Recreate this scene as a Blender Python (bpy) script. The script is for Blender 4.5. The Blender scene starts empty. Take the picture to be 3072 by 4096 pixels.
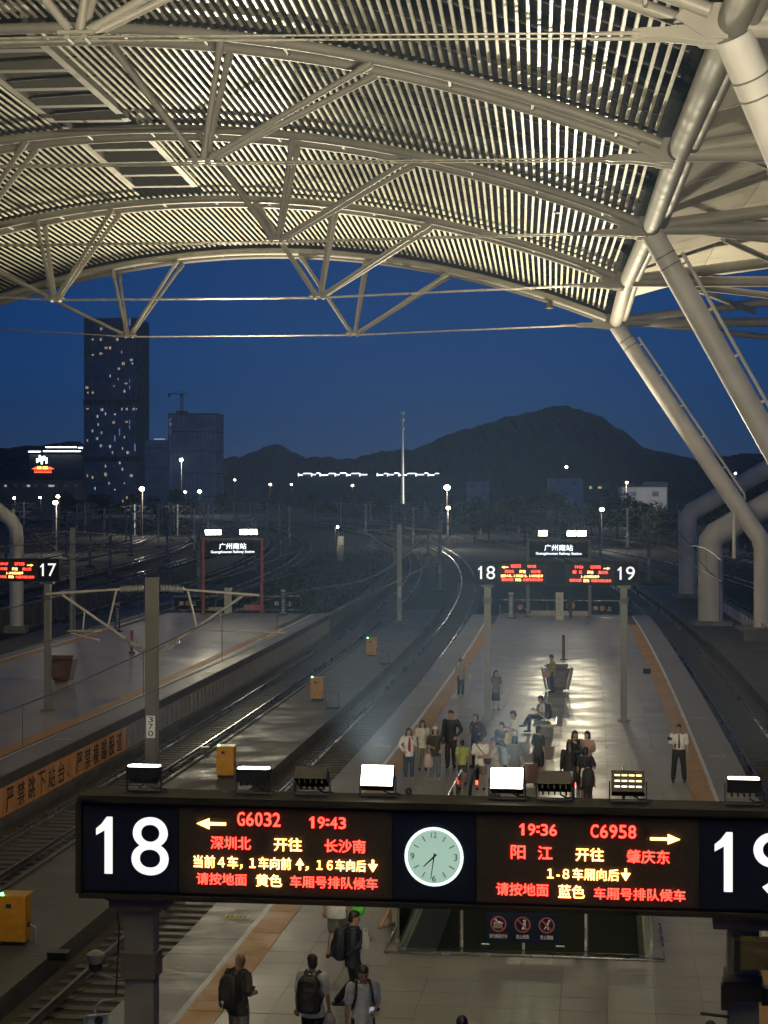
import bpy, math, random
from mathutils import Vector, Matrix

# ---------------------------------------------------------------- camera, sky, exposure
S = bpy.context.scene
RN = random.Random(11)
F, CX, HY, CH = 7200.0, 1536.0, 1970.0, 8.7      # focal length and horizon of the 3072 x 4096 photograph, eye height

cam = bpy.data.cameras.new('camera')
cam_o = bpy.data.objects.new('camera', cam)
S.collection.objects.link(cam_o)
S.camera = cam_o
cam.sensor_fit = 'VERTICAL'
cam.sensor_height = 36.0
cam.lens = 36.0 * F / 4096.0
cam.shift_y = -(2048.0 - HY) / 4096.0
cam.clip_start = 0.3
cam.clip_end = 20000.0
cam_o.location = (0, 0, CH)
cam_o.rotation_euler = (math.radians(90), 0, 0)

world = bpy.data.worlds.new('World')
S.world = world
world.use_nodes = True
wn = world.node_tree
sky = wn.nodes.new('ShaderNodeTexSky')
sky.sky_type = 'NISHITA'
sky.sun_disc = False
sky.sun_elevation = math.radians(7.0)
sky.sun_rotation = math.radians(180.0)
sky.ozone_density = 8.0
sky.air_density = 0.7
sky.dust_density = 0.0
bg = wn.nodes['Background']
tint = wn.nodes.new('ShaderNodeVectorMath')        # the camera's lamp-light white balance turns the dusk sky to navy
tint.operation = 'MULTIPLY'
tint.inputs[1].default_value = (2.1, 0.85, 1.0)
wn.links.new(sky.outputs[0], tint.inputs[0])
wn.links.new(tint.outputs[0], bg.inputs[0])
bg.inputs[1].default_value = 0.0212

S.view_settings.view_transform = 'Standard'
S.view_settings.look = 'None'
S.view_settings.exposure = 0.35
S.view_settings.gamma = 1.0
S.view_settings.use_curve_mapping = False
S.cycles.use_denoising = True
S.cycles.max_bounces = 6
S.cycles.diffuse_bounces = 3
S.cycles.glossy_bounces = 3
S.cycles.transparent_max_bounces = 10
S.cycles.transmission_bounces = 4
S.cycles.sample_clamp_indirect = 4.0
S.cycles.caustics_reflective = False
S.cycles.caustics_refractive = False

FLOOD_ROOF = 13000.0      # watts of one roof flood lamp
FLOOD_DECK = 13000.0       # watts of one flood lamp on the name boards
LAMP = (1.0, 0.88, 0.60)

# ---------------------------------------------------------------- helpers
COL = S.collection


def pix(px, py, z):
    """point at height z seen at pixel (px, py)"""
    d = (CH - z) * F / (py - HY)
    return Vector(((px - CX) * d / F, d, z))


def pixd(px, py, d):
    return Vector(((px - CX) * d / F, d, CH - (py - HY) * d / F))


def rootloc(p):
    while p is not None and p.parent is not None:
        p = p.parent
    return Vector(p.location) if p is not None else Vector((0, 0, 0))


class MB:
    def __init__(s):
        s.v, s.f = [], []

    def add(s, vs, fs):
        n = len(s.v)
        s.v += [tuple(v) for v in vs]
        s.f += [tuple(i + n for i in f) for f in fs]
        return s

    def box(s, c, d, rz=0.0, M=None):
        x, y, z = d[0] / 2, d[1] / 2, d[2] / 2
        vs = [Vector((a, b, e)) for e in (-z, z) for a, b in ((-x, -y), (x, -y), (x, y), (-x, y))]
        if M is None:
            M = Matrix.Rotation(rz, 3, 'Z')
        vs = [M @ v + Vector(c) for v in vs]
        return s.add(vs, [(3, 2, 1, 0), (4, 5, 6, 7), (0, 1, 5, 4), (1, 2, 6, 5), (2, 3, 7, 6), (3, 0, 4, 7)])

    def beam(s, a, b, w, h, up=(0, 0, 1)):
        """square bar from a to b"""
        a, b = Vector(a), Vector(b)
        d = (b - a)
        L = d.length
        d.normalize()
        u = Vector(up)
        if abs(d.dot(u)) > 0.98:
            u = Vector((0, 1, 0))
        x = d.cross(u).normalized()
        z = x.cross(d)
        M = Matrix((x, d, z)).transposed()
        return s.box((a + b) / 2, (w, L, h), M=M)

    def tube(s, pts, r, n=10, cap=True, round_=False):
        pts = [Vector(p) for p in pts]
        rs = list(r) if isinstance(r, (list, tuple)) else [r] * len(pts)
        if round_:
            d0 = (pts[0] - pts[1]).normalized()
            d1 = (pts[-1] - pts[-2]).normalized()
            r0, r1 = rs[0], rs[-1]
            pts = [pts[0] + d0 * r0 * .92, pts[0] + d0 * r0 * .6] + pts + [pts[-1] + d1 * r1 * .6, pts[-1] + d1 * r1 * .92]
            rs = [r0 * .4, r0 * .8] + rs + [r1 * .8, r1 * .4]
        vs, fs = [], []
        prev = None
        for i, p in enumerate(pts):
            d = (pts[min(i + 1, len(pts) - 1)] - pts[max(i - 1, 0)]).normalized()
            if prev is None:
                a = Vector((0, 0, 1)) if abs(d.z) < 0.9 else Vector((1, 0, 0))
                u = d.cross(a).normalized()
            else:
                u = (prev - d * prev.dot(d)).normalized()
            prev = u
            w = d.cross(u)
            for k in range(n):
                t = 2 * math.pi * k / n
                vs.append(p + (u * math.cos(t) + w * math.sin(t)) * rs[i])
        for i in range(len(pts) - 1):
            for k in range(n):
                k2 = (k + 1) % n
                fs.append((i * n + k, i * n + k2, (i + 1) * n + k2, (i + 1) * n + k))
        if cap:
            fs.append(tuple(range(n - 1, -1, -1)))
            fs.append(tuple((len(pts) - 1) * n + k for k in range(n)))
        return s.add(vs, fs)

    def loft(s, rings, n=14, p=2.0):
        """rings of (cx, cy, z, rx, ry), closed both ends"""
        vs, fs = [], []
        for cx, cy, z, rx, ry in rings:
            for k in range(n):
                t = 2 * math.pi * k / n
                c, q = math.cos(t), math.sin(t)
                c = math.copysign(abs(c) ** (2 / p), c)
                q = math.copysign(abs(q) ** (2 / p), q)
                vs.append((cx + rx * c, cy + ry * q, z))
        for i in range(len(rings) - 1):
            for k in range(n):
                k2 = (k + 1) % n
                fs.append((i * n + k, i * n + k2, (i + 1) * n + k2, (i + 1) * n + k))
        fs.append(tuple(range(n - 1, -1, -1)))
        fs.append(tuple((len(rings) - 1) * n + k for k in range(n)))
        return s.add(vs, fs)

    def ball(s, c, r, n=10, m=6):
        rx, ry, rz = r if isinstance(r, (tuple, list)) else (r, r, r)
        rings = []
        for i in range(m + 1):
            a = -math.pi / 2 + math.pi * (i + .15 if i == 0 else (i - .15 if i == m else i)) / m
            rings.append((c[0], c[1], c[2] + rz * math.sin(a), rx * math.cos(a), ry * math.cos(a)))
        return s.loft(rings, n)

    def disc(s, c, r, ux, uz, n=28, r2=0.0, depth=None):
        c, ux, uz = Vector(c), Vector(ux), Vector(uz)
        o = [c + (ux * math.cos(2 * math.pi * k / n) + uz * math.sin(2 * math.pi * k / n)) * r for k in range(n)]
        if r2 <= 0:
            return s.add(o, [tuple(range(n))])
        i = [c + (ux * math.cos(2 * math.pi * k / n) + uz * math.sin(2 * math.pi * k / n)) * r2 for k in range(n)]
        return s.add(o + i, [(k, (k + 1) % n, n + (k + 1) % n, n + k) for k in range(n)])

    def prism(s, pts2, frame, t):
        """polygon pts2 (u, w) in frame (o, ux, uz, un), extruded by t along un"""
        o, ux, uz, un = frame
        n = len(pts2)
        a = [o + ux * u + uz * w for u, w in pts2]
        b = [p + un * t for p in a]
        return s.add(a + b, [tuple(range(n - 1, -1, -1)), tuple(range(n, 2 * n))] +
                     [(k, (k + 1) % n, n + (k + 1) % n, n + k) for k in range(n)])

    def mesh(s, name):
        m = bpy.data.meshes.new(name)
        m.from_pydata(s.v, [], s.f)
        m.update()
        return m


def setmat(me, m, smooth=False):
    if m is not None:
        me.materials.append(m)
    if smooth:
        me.polygons.foreach_set('use_smooth', [True] * len(me.polygons))


def link(o, parent=None):
    COL.objects.link(o)
    if parent is not None:
        o.parent = parent
    return o


def obj(name, mb, m, parent=None, smooth=False, local=False):
    """one mesh object; world coordinates are turned into the root's frame unless local"""
    if parent is not None and not local:
        l = rootloc(parent)
        mb.v = [(v[0] - l.x, v[1] - l.y, v[2] - l.z) for v in mb.v]
    me = mb.mesh(name)
    setmat(me, m, smooth)
    if smooth:
        try:
            me.set_sharp_from_angle(angle=math.radians(50))
        except Exception:
            pass
    return link(bpy.data.objects.new(name, me), parent)


def piece(name, me, loc, parent, rz=0.0, scale=None):
    """one of many alike pieces, sharing mesh data"""
    o = bpy.data.objects.new(name, me)
    o.location = Vector(loc) - rootloc(parent)
    o.rotation_euler = (0, 0, rz)
    if scale:
        o.scale = scale
    return link(o, parent)


def tag(o, label=None, cat=None, group=None, kind=None):
    if label: o['label'] = label
    if cat: o['category'] = cat
    if group: o['group'] = group
    if kind: o['kind'] = kind
    return o


def thing(name, label, cat, loc=(0, 0, 0), rz=0.0, group=None):
    o = bpy.data.objects.new(name, None)
    o.empty_display_size = 0.2
    o.location = loc
    o.rotation_euler = (0, 0, rz)
    link(o)
    return tag(o, label, cat, group)


def copy_tree(o, parent=None):
    c = o.copy()
    COL.objects.link(c)
    c.parent = parent
    for ch in list(o.children):
        copy_tree(ch, c)
    return c


# ---------------------------------------------------------------- materials
def mat(name, col, rough=0.6, metal=0.0, var=0.18, scale=3.0, bump=0.0, bscale=30.0, emit=None, estr=0.0, island=0.0, rvar=0.1, spec=0.5):
    m = bpy.data.materials.new(name)
    m.use_nodes = True
    nt = m.node_tree
    b = nt.nodes['Principled BSDF']
    geo = nt.nodes.new('ShaderNodeNewGeometry')
    nz = nt.nodes.new('ShaderNodeTexNoise')
    nz.inputs['Scale'].default_value = scale
    nz.inputs['Detail'].default_value = 5.0
    nt.links.new(geo.outputs['Position'], nz.inputs['Vector'])
    ramp = nt.nodes.new('ShaderNodeMapRange')
    ramp.inputs['From Min'].default_value = 0.3
    ramp.inputs['From Max'].default_value = 0.7
    ramp.inputs['To Min'].default_value = 1.0 - var
    ramp.inputs['To Max'].default_value = 1.0 + var
    nt.links.new(nz.outputs['Fac'], ramp.inputs['Value'])
    val = ramp.outputs['Result']
    if island > 0:
        r2 = nt.nodes.new('ShaderNodeMapRange')
        r2.inputs['To Min'].default_value = 1.0 - island
        r2.inputs['To Max'].default_value = 1.0 + island
        nt.links.new(geo.outputs['Random Per Island'], r2.inputs['Value'])
        mu = nt.nodes.new('ShaderNodeMath')
        mu.operation = 'MULTIPLY'
        nt.links.new(val, mu.inputs[0])
        nt.links.new(r2.outputs['Result'], mu.inputs[1])
        val = mu.outputs[0]
    mx = nt.nodes.new('ShaderNodeVectorMath')
    mx.operation = 'SCALE'
    mx.inputs[0].default_value = col
    nt.links.new(val, mx.inputs['Scale'])
    nt.links.new(mx.outputs[0], b.inputs['Base Color'])
    rr = nt.nodes.new('ShaderNodeMapRange')
    rr.inputs['From Min'].default_value = 0.3
    rr.inputs['From Max'].default_value = 0.7
    rr.inputs['To Min'].default_value = max(0.03, rough - rvar)
    rr.inputs['To Max'].default_value = min(1.0, rough + rvar)
    nt.links.new(nz.outputs['Fac'], rr.inputs['Value'])
    nt.links.new(rr.outputs['Result'], b.inputs['Roughness'])
    b.inputs['Metallic'].default_value = metal
    b.inputs['Specular IOR Level'].default_value = spec
    if bump > 0:
        n2 = nt.nodes.new('ShaderNodeTexNoise')
        n2.inputs['Scale'].default_value = bscale
        n2.inputs['Detail'].default_value = 4.0
        nt.links.new(geo.outputs['Position'], n2.inputs['Vector'])
        bp = nt.nodes.new('ShaderNodeBump')
        bp.inputs['Strength'].default_value = bump
        bp.inputs['Distance'].default_value = 0.05
        nt.links.new(n2.outputs['Fac'], bp.inputs['Height'])
        nt.links.new(bp.outputs['Normal'], b.inputs['Normal'])
    if emit is not None:
        b.inputs['Emission Color'].default_value = (*emit, 1)
        b.inputs['Emission Strength'].default_value = estr
    return m


def glow(name, col, strength):
    """a lit surface: only lamps, screens and lit letters use it"""
    m = bpy.data.materials.new(name)
    m.use_nodes = True
    nt = m.node_tree
    b = nt.nodes['Principled BSDF']
    b.inputs['Base Color'].default_value = (0.3, 0.3, 0.3, 1)
    b.inputs['Emission Color'].default_value = (*col, 1)
    b.inputs['Emission Strength'].default_value = strength
    return m


def glass(name, tint=(0.75, 0.82, 0.8), refl=0.12):
    m = bpy.data.materials.new(name)
    m.use_nodes = True
    nt = m.node_tree
    nt.nodes.remove(nt.nodes['Principled BSDF'])
    out = nt.nodes['Material Output']
    tr = nt.nodes.new('ShaderNodeBsdfTransparent')
    tr.inputs[0].default_value = (*tint, 1)
    gl = nt.nodes.new('ShaderNodeBsdfGlossy')
    gl.inputs['Roughness'].default_value = 0.05
    lw = nt.nodes.new('ShaderNodeLayerWeight')
    lw.inputs[0].default_value = refl
    mx = nt.nodes.new('ShaderNodeMixShader')
    nt.links.new(lw.outputs['Fresnel'], mx.inputs[0])
    nt.links.new(tr.outputs[0], mx.inputs[1])
    nt.links.new(gl.outputs[0], mx.inputs[2])
    nt.links.new(mx.outputs[0], out.inputs[0])
    return m


M = {}
M['steel_white'] = mat('painted_steel', (0.44, 0.415, 0.375), 0.45, var=.12, scale=.8)
M['slat'] = mat('slat_paint', (0.86, 0.82, 0.66), 0.35, var=.07, scale=1.5, island=.08)
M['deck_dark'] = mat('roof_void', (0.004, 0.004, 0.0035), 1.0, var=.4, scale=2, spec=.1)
M['well_shade'] = mat('light_well_shade', (0.22, 0.21, 0.18), 0.6, var=.1)  # grey darkened to paint in the shade inside the light wells
M['beam_paint'] = mat('edge_beam_paint', (0.30, 0.28, 0.245), 0.6, var=.16, scale=.7, bump=.1, bscale=2)
M['mast_far'] = mat('galvanised_mast', (0.33, 0.34, 0.36), 0.55, metal=.1, var=.15)
M['purlin'] = mat('dark_purlin', (0.05, 0.045, 0.04), 0.6)
M['fabric'] = mat('cream_roof_sheet', (0.72, 0.66, 0.55), 0.6, var=.06, scale=.5)
M['rod'] = mat('tie_rod_steel', (0.55, 0.52, 0.46), 0.35, metal=.4)
M['col_white'] = mat('column_paint', (0.80, 0.77, 0.74), 0.5, var=.12, scale=.6)
M['concrete'] = mat('concrete', (0.26, 0.25, 0.235), 0.75, var=.28, scale=1.2, bump=.3, bscale=9)
M['concrete_dark'] = mat('stained_concrete', (0.14, 0.13, 0.12), 0.7, var=.4, scale=.9, bump=.35, bscale=7)
M['wet'] = mat('damp_concrete_strip', (0.10, 0.097, 0.092), 0.62, var=.4, scale=.7, bump=.5, bscale=6, rvar=.22)
M['paver'] = mat('granite_paver', (0.345, 0.33, 0.308), 0.40, var=.26, scale=.55, bump=.03, bscale=5, island=.12, rvar=.12)
M['joint'] = mat('paver_joint', (0.11, 0.105, 0.098), 0.9)
M['edge'] = mat('edge_slab', (0.25, 0.245, 0.26), 0.5, var=.2, scale=1.5, bump=.15, bscale=8, island=.1)
M['line'] = mat('white_line_paint', (0.88, 0.88, 0.86), 0.5, var=.12, scale=2)
M['tactile'] = mat('tactile_tile', (0.50, 0.26, 0.075), 0.55, var=.2, scale=1.5, bump=.3, bscale=26, island=.1)
M['yellow_mark'] = mat('yellow_sticker', (0.66, 0.60, 0.15), 0.5, var=.35, scale=9)
M['dark_mark'] = mat('sticker_print', (0.06, 0.06, 0.06), 0.6)
M['ballast'] = mat('ballast', (0.060, 0.053, 0.046), 0.85, var=.5, scale=2.5, bump=.9, bscale=14)
M['sleeper'] = mat('sleeper', (0.085, 0.075, 0.065), 0.55, var=.3, scale=1.5, bump=.3, bscale=12, island=.15)
M['rail'] = mat('rail_steel', (0.16, 0.15, 0.15), 0.3, metal=.9, var=.2, scale=.5)
M['ground'] = mat('yard_ground', (0.022, 0.024, 0.024), 0.9, var=.5, scale=.05, bump=.4, bscale=1.0)
M['panel_grey'] = mat('acoustic_panel_grey', (0.34, 0.315, 0.285), 0.7, var=.2, scale=3, island=.1)
M['panel_orange'] = mat('acoustic_panel_orange', (0.72, 0.35, 0.13), 0.65, var=.15, scale=3, island=.06)
M['panel_hole'] = mat('panel_recess', (0.035, 0.03, 0.027), 0.8)
M['black_print'] = mat('black_print', (0.015, 0.015, 0.018), 0.6)
M['cap_brown'] = mat('rusty_coping', (0.10, 0.075, 0.06), 0.8, var=.4, scale=2, bump=.3)
M['sign_case'] = mat('sign_case', (0.022, 0.021, 0.020), 0.75, var=.25, scale=4, spec=.15)
M['sign_blue'] = mat('sign_blue_panel', (0.008, 0.013, 0.036), 0.75, var=.1, scale=4, spec=.15)
M['screen'] = mat('led_screen_mask', (0.045, 0.038, 0.036), 0.85, var=.15, scale=20, spec=.1)
M['post_grey'] = mat('grey_post_paint', (0.20, 0.195, 0.18), 0.5, var=.12, scale=2)
M['post_dark'] = mat('dark_post_paint', (0.10, 0.09, 0.085), 0.5, var=.2, scale=2)
M['black_metal'] = mat('black_metal', (0.018, 0.018, 0.018), 0.45, metal=.3)
M['grey_metal'] = mat('grey_metal', (0.22, 0.22, 0.22), 0.4, metal=.6)
M['stainless'] = mat('stainless', (0.55, 0.54, 0.52), 0.25, metal=1.0, var=.08)
M['white_plate'] = mat('white_plate', (0.72, 0.71, 0.66), 0.5, var=.08)
M['beige'] = mat('beige_cladding', (0.60, 0.54, 0.43), 0.5, var=.12)
M['dark_blue'] = mat('dark_blue_cladding', (0.02, 0.027, 0.045), 0.35)
M['cabinet'] = mat('orange_cabinet', (0.74, 0.34, 0.02), 0.45, var=.14, scale=5)
M['cable'] = mat('cable_black', (0.02, 0.02, 0.02), 0.6)
M['conduit'] = mat('conduit_grey', (0.3, 0.29, 0.27), 0.5, metal=.4)
M['mast'] = mat('mast_steel', (0.10, 0.088, 0.076), 0.55, metal=.2, var=.2, scale=2)
M['galv'] = mat('galvanised_arm', (0.36, 0.335, 0.30), 0.5, metal=.3, var=.15)
M['insul'] = mat('porcelain_insulator', (0.26, 0.26, 0.26), 0.25, var=.1)
M['red_post'] = mat('red_post', (0.42, 0.09, 0.075), 0.5, var=.12)
M['brown'] = mat('brown_timber', (0.17, 0.075, 0.045), 0.5, var=.3, scale=4)
M['bin_side'] = mat('grey_bin_side', (0.36, 0.34, 0.32), 0.5)
M['bench'] = mat('bench_stone', (0.38, 0.40, 0.36), 0.4, var=.12)
M['totem'] = mat('blue_totem', (0.030, 0.035, 0.12), 0.4, var=.1)
M['yellow_print'] = mat('yellow_print', (0.62, 0.50, 0.05), 0.5)
M['pink'] = mat('pink_print', (0.62, 0.16, 0.15), 0.5)
M['tower_glass'] = mat('tower_glass', (0.15, 0.23, 0.42), 0.38, var=.55, scale=.08, spec=.8)
M['tower_fin'] = mat('tower_fin', (0.16, 0.20, 0.30), 0.5, var=.4, scale=.2)
M['net'] = mat('scaffold_net', (0.56, 0.62, 0.64), 0.9, var=.25, scale=.15, bump=.2, bscale=1)
M['far_white'] = mat('far_white_wall', (0.78, 0.80, 0.82), 0.7, var=.12, scale=.3)
M['far_dark'] = mat('far_dark_wall', (0.075, 0.085, 0.10), 0.8, var=.3, scale=.2)
M['hill'] = mat('forest_hill', (0.040, 0.052, 0.046), 0.95, var=.4, scale=.02, bump=.6, bscale=.06)
M['bark'] = mat('bark', (0.05, 0.04, 0.03), 0.9)
M['leaf'] = mat('leaf', (0.030, 0.042, 0.020), 0.75, var=.35, scale=.6, island=.35)
M['led_red'] = glow('led_red', (1.0, 0.034, 0.020), 5.0)
M['led_amber'] = glow('led_amber', (1.0, 0.40, 0.10), 6.0)
M['flood_dim'] = glow('flood_led_dim', (1.0, 0.72, 0.35), 2.2)
M['lit_white'] = glow('lit_white', (1.0, 0.985, 0.95), 0.82)
M['lit_name'] = glow('lit_name_letters', (0.86, 0.94, 1.0), 1.5)
M['clock_face'] = glow('clock_face', (0.60, 0.92, 0.74), 0.42)
M['clock_rim'] = glow('clock_backlight', (0.85, 1.0, 0.92), 1.1)
M['flood_face'] = glow('flood_lens', (1.0, 0.93, 0.72), 26.0)
M['flood_strip'] = glow('flood_led_strip', (1.0, 0.90, 0.72), 9.0)
M['green_led'] = glow('green_led', (0.12, 1.0, 0.35), 14.0)
M['red_led'] = glow('red_led', (1.0, 0.06, 0.03), 5.0)
M['win_warm'] = glow('lit_window_warm', (1.0, 0.72, 0.38), 0.34)
M['win_cool'] = glow('lit_window_cool', (0.70, 0.90, 1.0), 0.34)
M['win_blue'] = glow('lit_window_blue', (0.25, 0.42, 0.9), 0.28)
M['lamp_warm'] = glow('street_lamp_warm', (1.0, 0.76, 0.50), 30.0)
M['lamp_white'] = glow('street_lamp_white', (1.0, 0.97, 0.88), 45.0)
M['strip_white'] = glow('roof_light_strip', (0.92, 0.97, 1.0), 5.0)
M['sign_red'] = glow('red_neon', (1.0, 0.08, 0.03), 3.0)
M['sign_orange'] = glow('orange_neon', (1.0, 0.32, 0.05), 4.0)
M['glass'] = glass('balustrade_glass')
M['pane'] = glass('fence_glass', (0.7, 0.75, 0.75), .1)

# ---------------------------------------------------------------- text (built-in font, turned into meshes at the end)
TEXTS = []


def text(name, body, m, parent, frame, box, depth=0.006, bold=0.0, local=False, keep=False):
    """lettering fitted into box (u0, u1, w0, w1) of frame (o, ux, uz, un)"""
    cu = bpy.data.curves.new(name, 'FONT')
    cu.body = body
    cu.size = 1.0
    cu.resolution_u = 8 if name == 'number' else 3
    cu.fill_mode = 'FRONT'
    o = bpy.data.objects.new(name, cu)
    COL.objects.link(o)
    TEXTS.append((o, name, m, parent, frame, box, depth, local, keep, bold))


def digits(name, body, m, parent, frame, box, depth=0.006, bold=0.0, local=True, bars=None):
    """train numbers and times set figure by figure, so that the 1 has its flag"""
    u0, u1, w0, w1 = box
    wd = [.45 if c == ':' else 1.0 for c in body]
    tot = sum(wd)
    x = u0
    for c, q in zip(body, wd):
        cw = (u1 - u0) * q / tot
        a, b = x + cw * .10, x + cw * .90
        x += cw
        if c == '1':
            t = (b - a) * (.26 + bold)
            r = a + (b - a) * .68
            hgt = w1 - w0
            pts = [(r, w0), (r, w1), (r - t * .72, w1), (r - t * 1.4, w1 - hgt * .13), (a + (b - a) * .02, w1 - hgt * .21), (a + (b - a) * .02, w1 - hgt * .33), (r - t, w1 - hgt * .24), (r - t, w0)]
            obj(name, MB().prism(pts[::-1], frame, depth), m, parent, local=local)
        elif c == ':':
            z = MB()
            for f in (.25, .68):
                z.prism([(a, w0 + (w1 - w0) * f), (b, w0 + (w1 - w0) * f), (b, w0 + (w1 - w0) * (f + .14)), (a, w0 + (w1 - w0) * (f + .14))], frame, depth)
            obj(name, z, m, parent, local=local)
        else:
            text(name, c, m, parent, frame, (a, b, w0, w1), depth, bold * .12, local)


def finish_texts():
    dg = bpy.context.evaluated_depsgraph_get()
    dg.update()
    for o, name, m, parent, frame, box, depth, local, keep, bold in TEXTS:
        me = bpy.data.meshes.new_from_object(o.evaluated_get(dg))
        vs = [v.co.copy() for v in me.vertices]
        cu = o.data
        bpy.data.objects.remove(o)
        bpy.data.curves.remove(cu)
        if not vs:
            continue
        x0, x1 = min(v.x for v in vs), max(v.x for v in vs)
        y0, y1 = min(v.y for v in vs), max(v.y for v in vs)
        og, ux, uz, un = frame
        u0, u1, w0, w1 = box
        su, sw = (u1 - u0) / max(1e-6, x1 - x0), (w1 - w0) / max(1e-6, y1 - y0)
        if keep:
            su = sw = min(su, sw)
            u0 = (u0 + u1) / 2 - su * (x1 - x0) / 2
            w0 = (w0 + w1) / 2 - sw * (y1 - y0) / 2
        l = Vector((0, 0, 0)) if local else rootloc(parent)
        base = [og + ux * (u0 + (v.x - x0) * su) + uz * (w0 + (v.y - y0) * sw) - l for v in vs]
        n = len(base)
        faces = [tuple(p.vertices) for p in me.polygons]
        # side walls from boundary edges
        cnt = {}
        for f in faces:
            for a, b in zip(f, f[1:] + f[:1]):
                cnt[(a, b)] = 1
        side = [(a, b) for (a, b) in cnt if (b, a) not in cnt]
        top = [p + un * depth for p in base]
        nm = bpy.data.meshes.new(name)
        av = [tuple(v) for v in base + top]
        af = [tuple(i + n for i in f) for f in faces] + [(a, b, b + n, a + n) for a, b in side]
        if bold > 0:                                 # heavier strokes: the same outline repeated a little to each side
            cw = (w1 - w0) * bold
            for q, (dx, dy) in enumerate(((cw, 0), (-cw, 0), (0, cw), (0, -cw))):
                m0 = len(av)
                sh = ux * dx + uz * dy - un * (.0006 * (q + 1))
                av += [tuple(p + sh) for p in top]
                af += [tuple(i + m0 for i in f) for f in faces]
        nm.from_pydata(av, [], af)
        nm.update()
        nm.materials.append(m)
        link(bpy.data.objects.new(name, nm), parent)
        bpy.data.meshes.remove(me)


# ---------------------------------------------------------------- the line of the tracks
def xc(s):
    if s <= 120:
        return 4.2 + .121 * (s - 50) - .00018 * (s - 50) ** 2
    d = s - 120
    return 11.788 + .0958 * d - .00032 * d * d


def hd(s):
    if s <= 120:
        return math.atan(.121 - .00036 * (s - 50))
    return math.atan(.0958 - .00064 * (s - 120))


def trk(s, off, z):
    """point beside the centre line of the island platform; off to the right"""
    h = hd(s)
    return Vector((xc(s) + off * math.cos(h), s - off * math.sin(h), z))


def strip(mb, s0, s1, o0, o1, z0, z1, step=4.0):
    """solid ribbon along the line between offsets o0..o1 and heights z0..z1"""
    n = max(1, int(round((s1 - s0) / step)))
    vs, fs = [], []
    for i in range(n + 1):
        s = s0 + (s1 - s0) * i / n
        vs += [trk(s, o0, z0), trk(s, o1, z0), trk(s, o1, z1), trk(s, o0, z1)]
    for i in range(n):
        a, b = i * 4, i * 4 + 4
        fs += [(a + 3, a + 2, b + 2, b + 3), (a, b, b + 1, a + 1), (a + 1, b + 1, b + 2, a + 2), (a, a + 3, b + 3, b)]
    fs += [(0, 1, 2, 3), (n * 4 + 3, n * 4 + 2, n * 4 + 1, n * 4)]
    return mb.add(vs, fs)


def lay(parent, name, m, o0, o1, s0, s1, length, z0, z1, nsep, gap=.006, skip=None, width=None, stuff_name=None):
    """slabs laid along the line: the nearest nsep are objects of their own, the rest one stuff part"""
    cols = 1 if width is None else max(1, int(round((o1 - o0) / width)))
    w = (o1 - o0) / cols
    me = MB().box((0, 0, 0), (w - gap, length - gap, z1 - z0)).mesh(name)
    setmat(me, m)
    rest = MB()
    n = 0
    s = s0
    while s < s1 - .01:
        for c in range(cols):
            off = o0 + (c + .5) * w
            if skip and skip(s + length / 2, off):
                continue
            p = trk(s + length / 2, off, (z0 + z1) / 2)
            p.z += RN.uniform(-.0015, .0015)
            h = -hd(s + length / 2)
            tx, ty = RN.uniform(-.0022, .0022), RN.uniform(-.0022, .0022)
            inview = -40 < CX + F * p.x / max(p.y, 1) < 3112 and HY + F * (CH - p.z) / p.y < 4140
            if inview and n < nsep:
                n += 1
                o = piece(name, me, p, parent, h)
                o.rotation_euler = (tx, ty, h)
            else:
                Mx = Matrix.Rotation(h, 3, 'Z') @ Matrix.Rotation(tx, 3, 'X') @ Matrix.Rotation(ty, 3, 'Y')
                rest.box(p, (w - gap, length - gap, z1 - z0), M=Mx)
        s += length
    if rest.v:
        tag(obj(stuff_name or name, rest, m, parent), kind='stuff')

# ================================================================ the setting
g = MB()
g.add([(-2590, -58, -1.62), (2590, -58, -1.62), (2590, 5015, -1.62), (-2590, 5015, -1.62)], [(0, 1, 2, 3)])
tag(obj('ground', g, M['ground']), kind='structure')


def track(off, s0, s1, sep, sleepers_to):
    bed = strip(MB(), s0, s1, off - 1.55, off + 1.55, -1.60, -1.42, 5)
    t = tag(obj('railway_track', bed, M['ballast']), kind='structure')
    for k in (-.75, .75):
        r = strip(MB(), s0, s1, off + k - .035, off + k + .035, -1.25, -1.2, 3)
        strip(r, s0, s1, off + k - .012, off + k + .012, -1.34, -1.25, 3)
        strip(r, s0, s1, off + k - .07, off + k + .07, -1.358, -1.34, 3)
        obj('rail', r, M['rail'], t)
    me = MB().box((0, 0, -.06), (2.5, .27, .10)).box((-.75, 0, 0), (.42, .25, .03)).box((.75, 0, 0), (.42, .25, .03)).mesh('sleeper')
    setmat(me, M['sleeper'])
    rest = MB()
    s, n = s0, 0
    while s < sleepers_to:
        p = trk(s, off, -1.375)
        inv = 0 < CX + F * p.x / p.y < 3072 and HY + F * (CH - p.z) / p.y < 4140
        if inv and n < sep:
            piece('sleeper', me, p, t, -hd(s))
            n += 1
        else:
            rest.box(p - Vector((0, 0, .06)), (2.5, .27, .10), -hd(s))
        s += .6
    if rest.v:
        tag(obj('sleeper', rest, M['sleeper'], t), kind='stuff')
    return t


track(-8.0, 24, 640, 90, 200)
track(-14.4, 30, 640, 120, 200)
track(8.0, 40, 640, 60, 160)
for off, a in ((-31.9, 100), (-38.6, 130), (-48, 150), (-55, 160), (-66, 180), (-73, 200), (-88, 230), (15.8, 100), (22.5, 120), (34, 150), (41, 170)):
    track(off, a, 700, 0, a)

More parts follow.
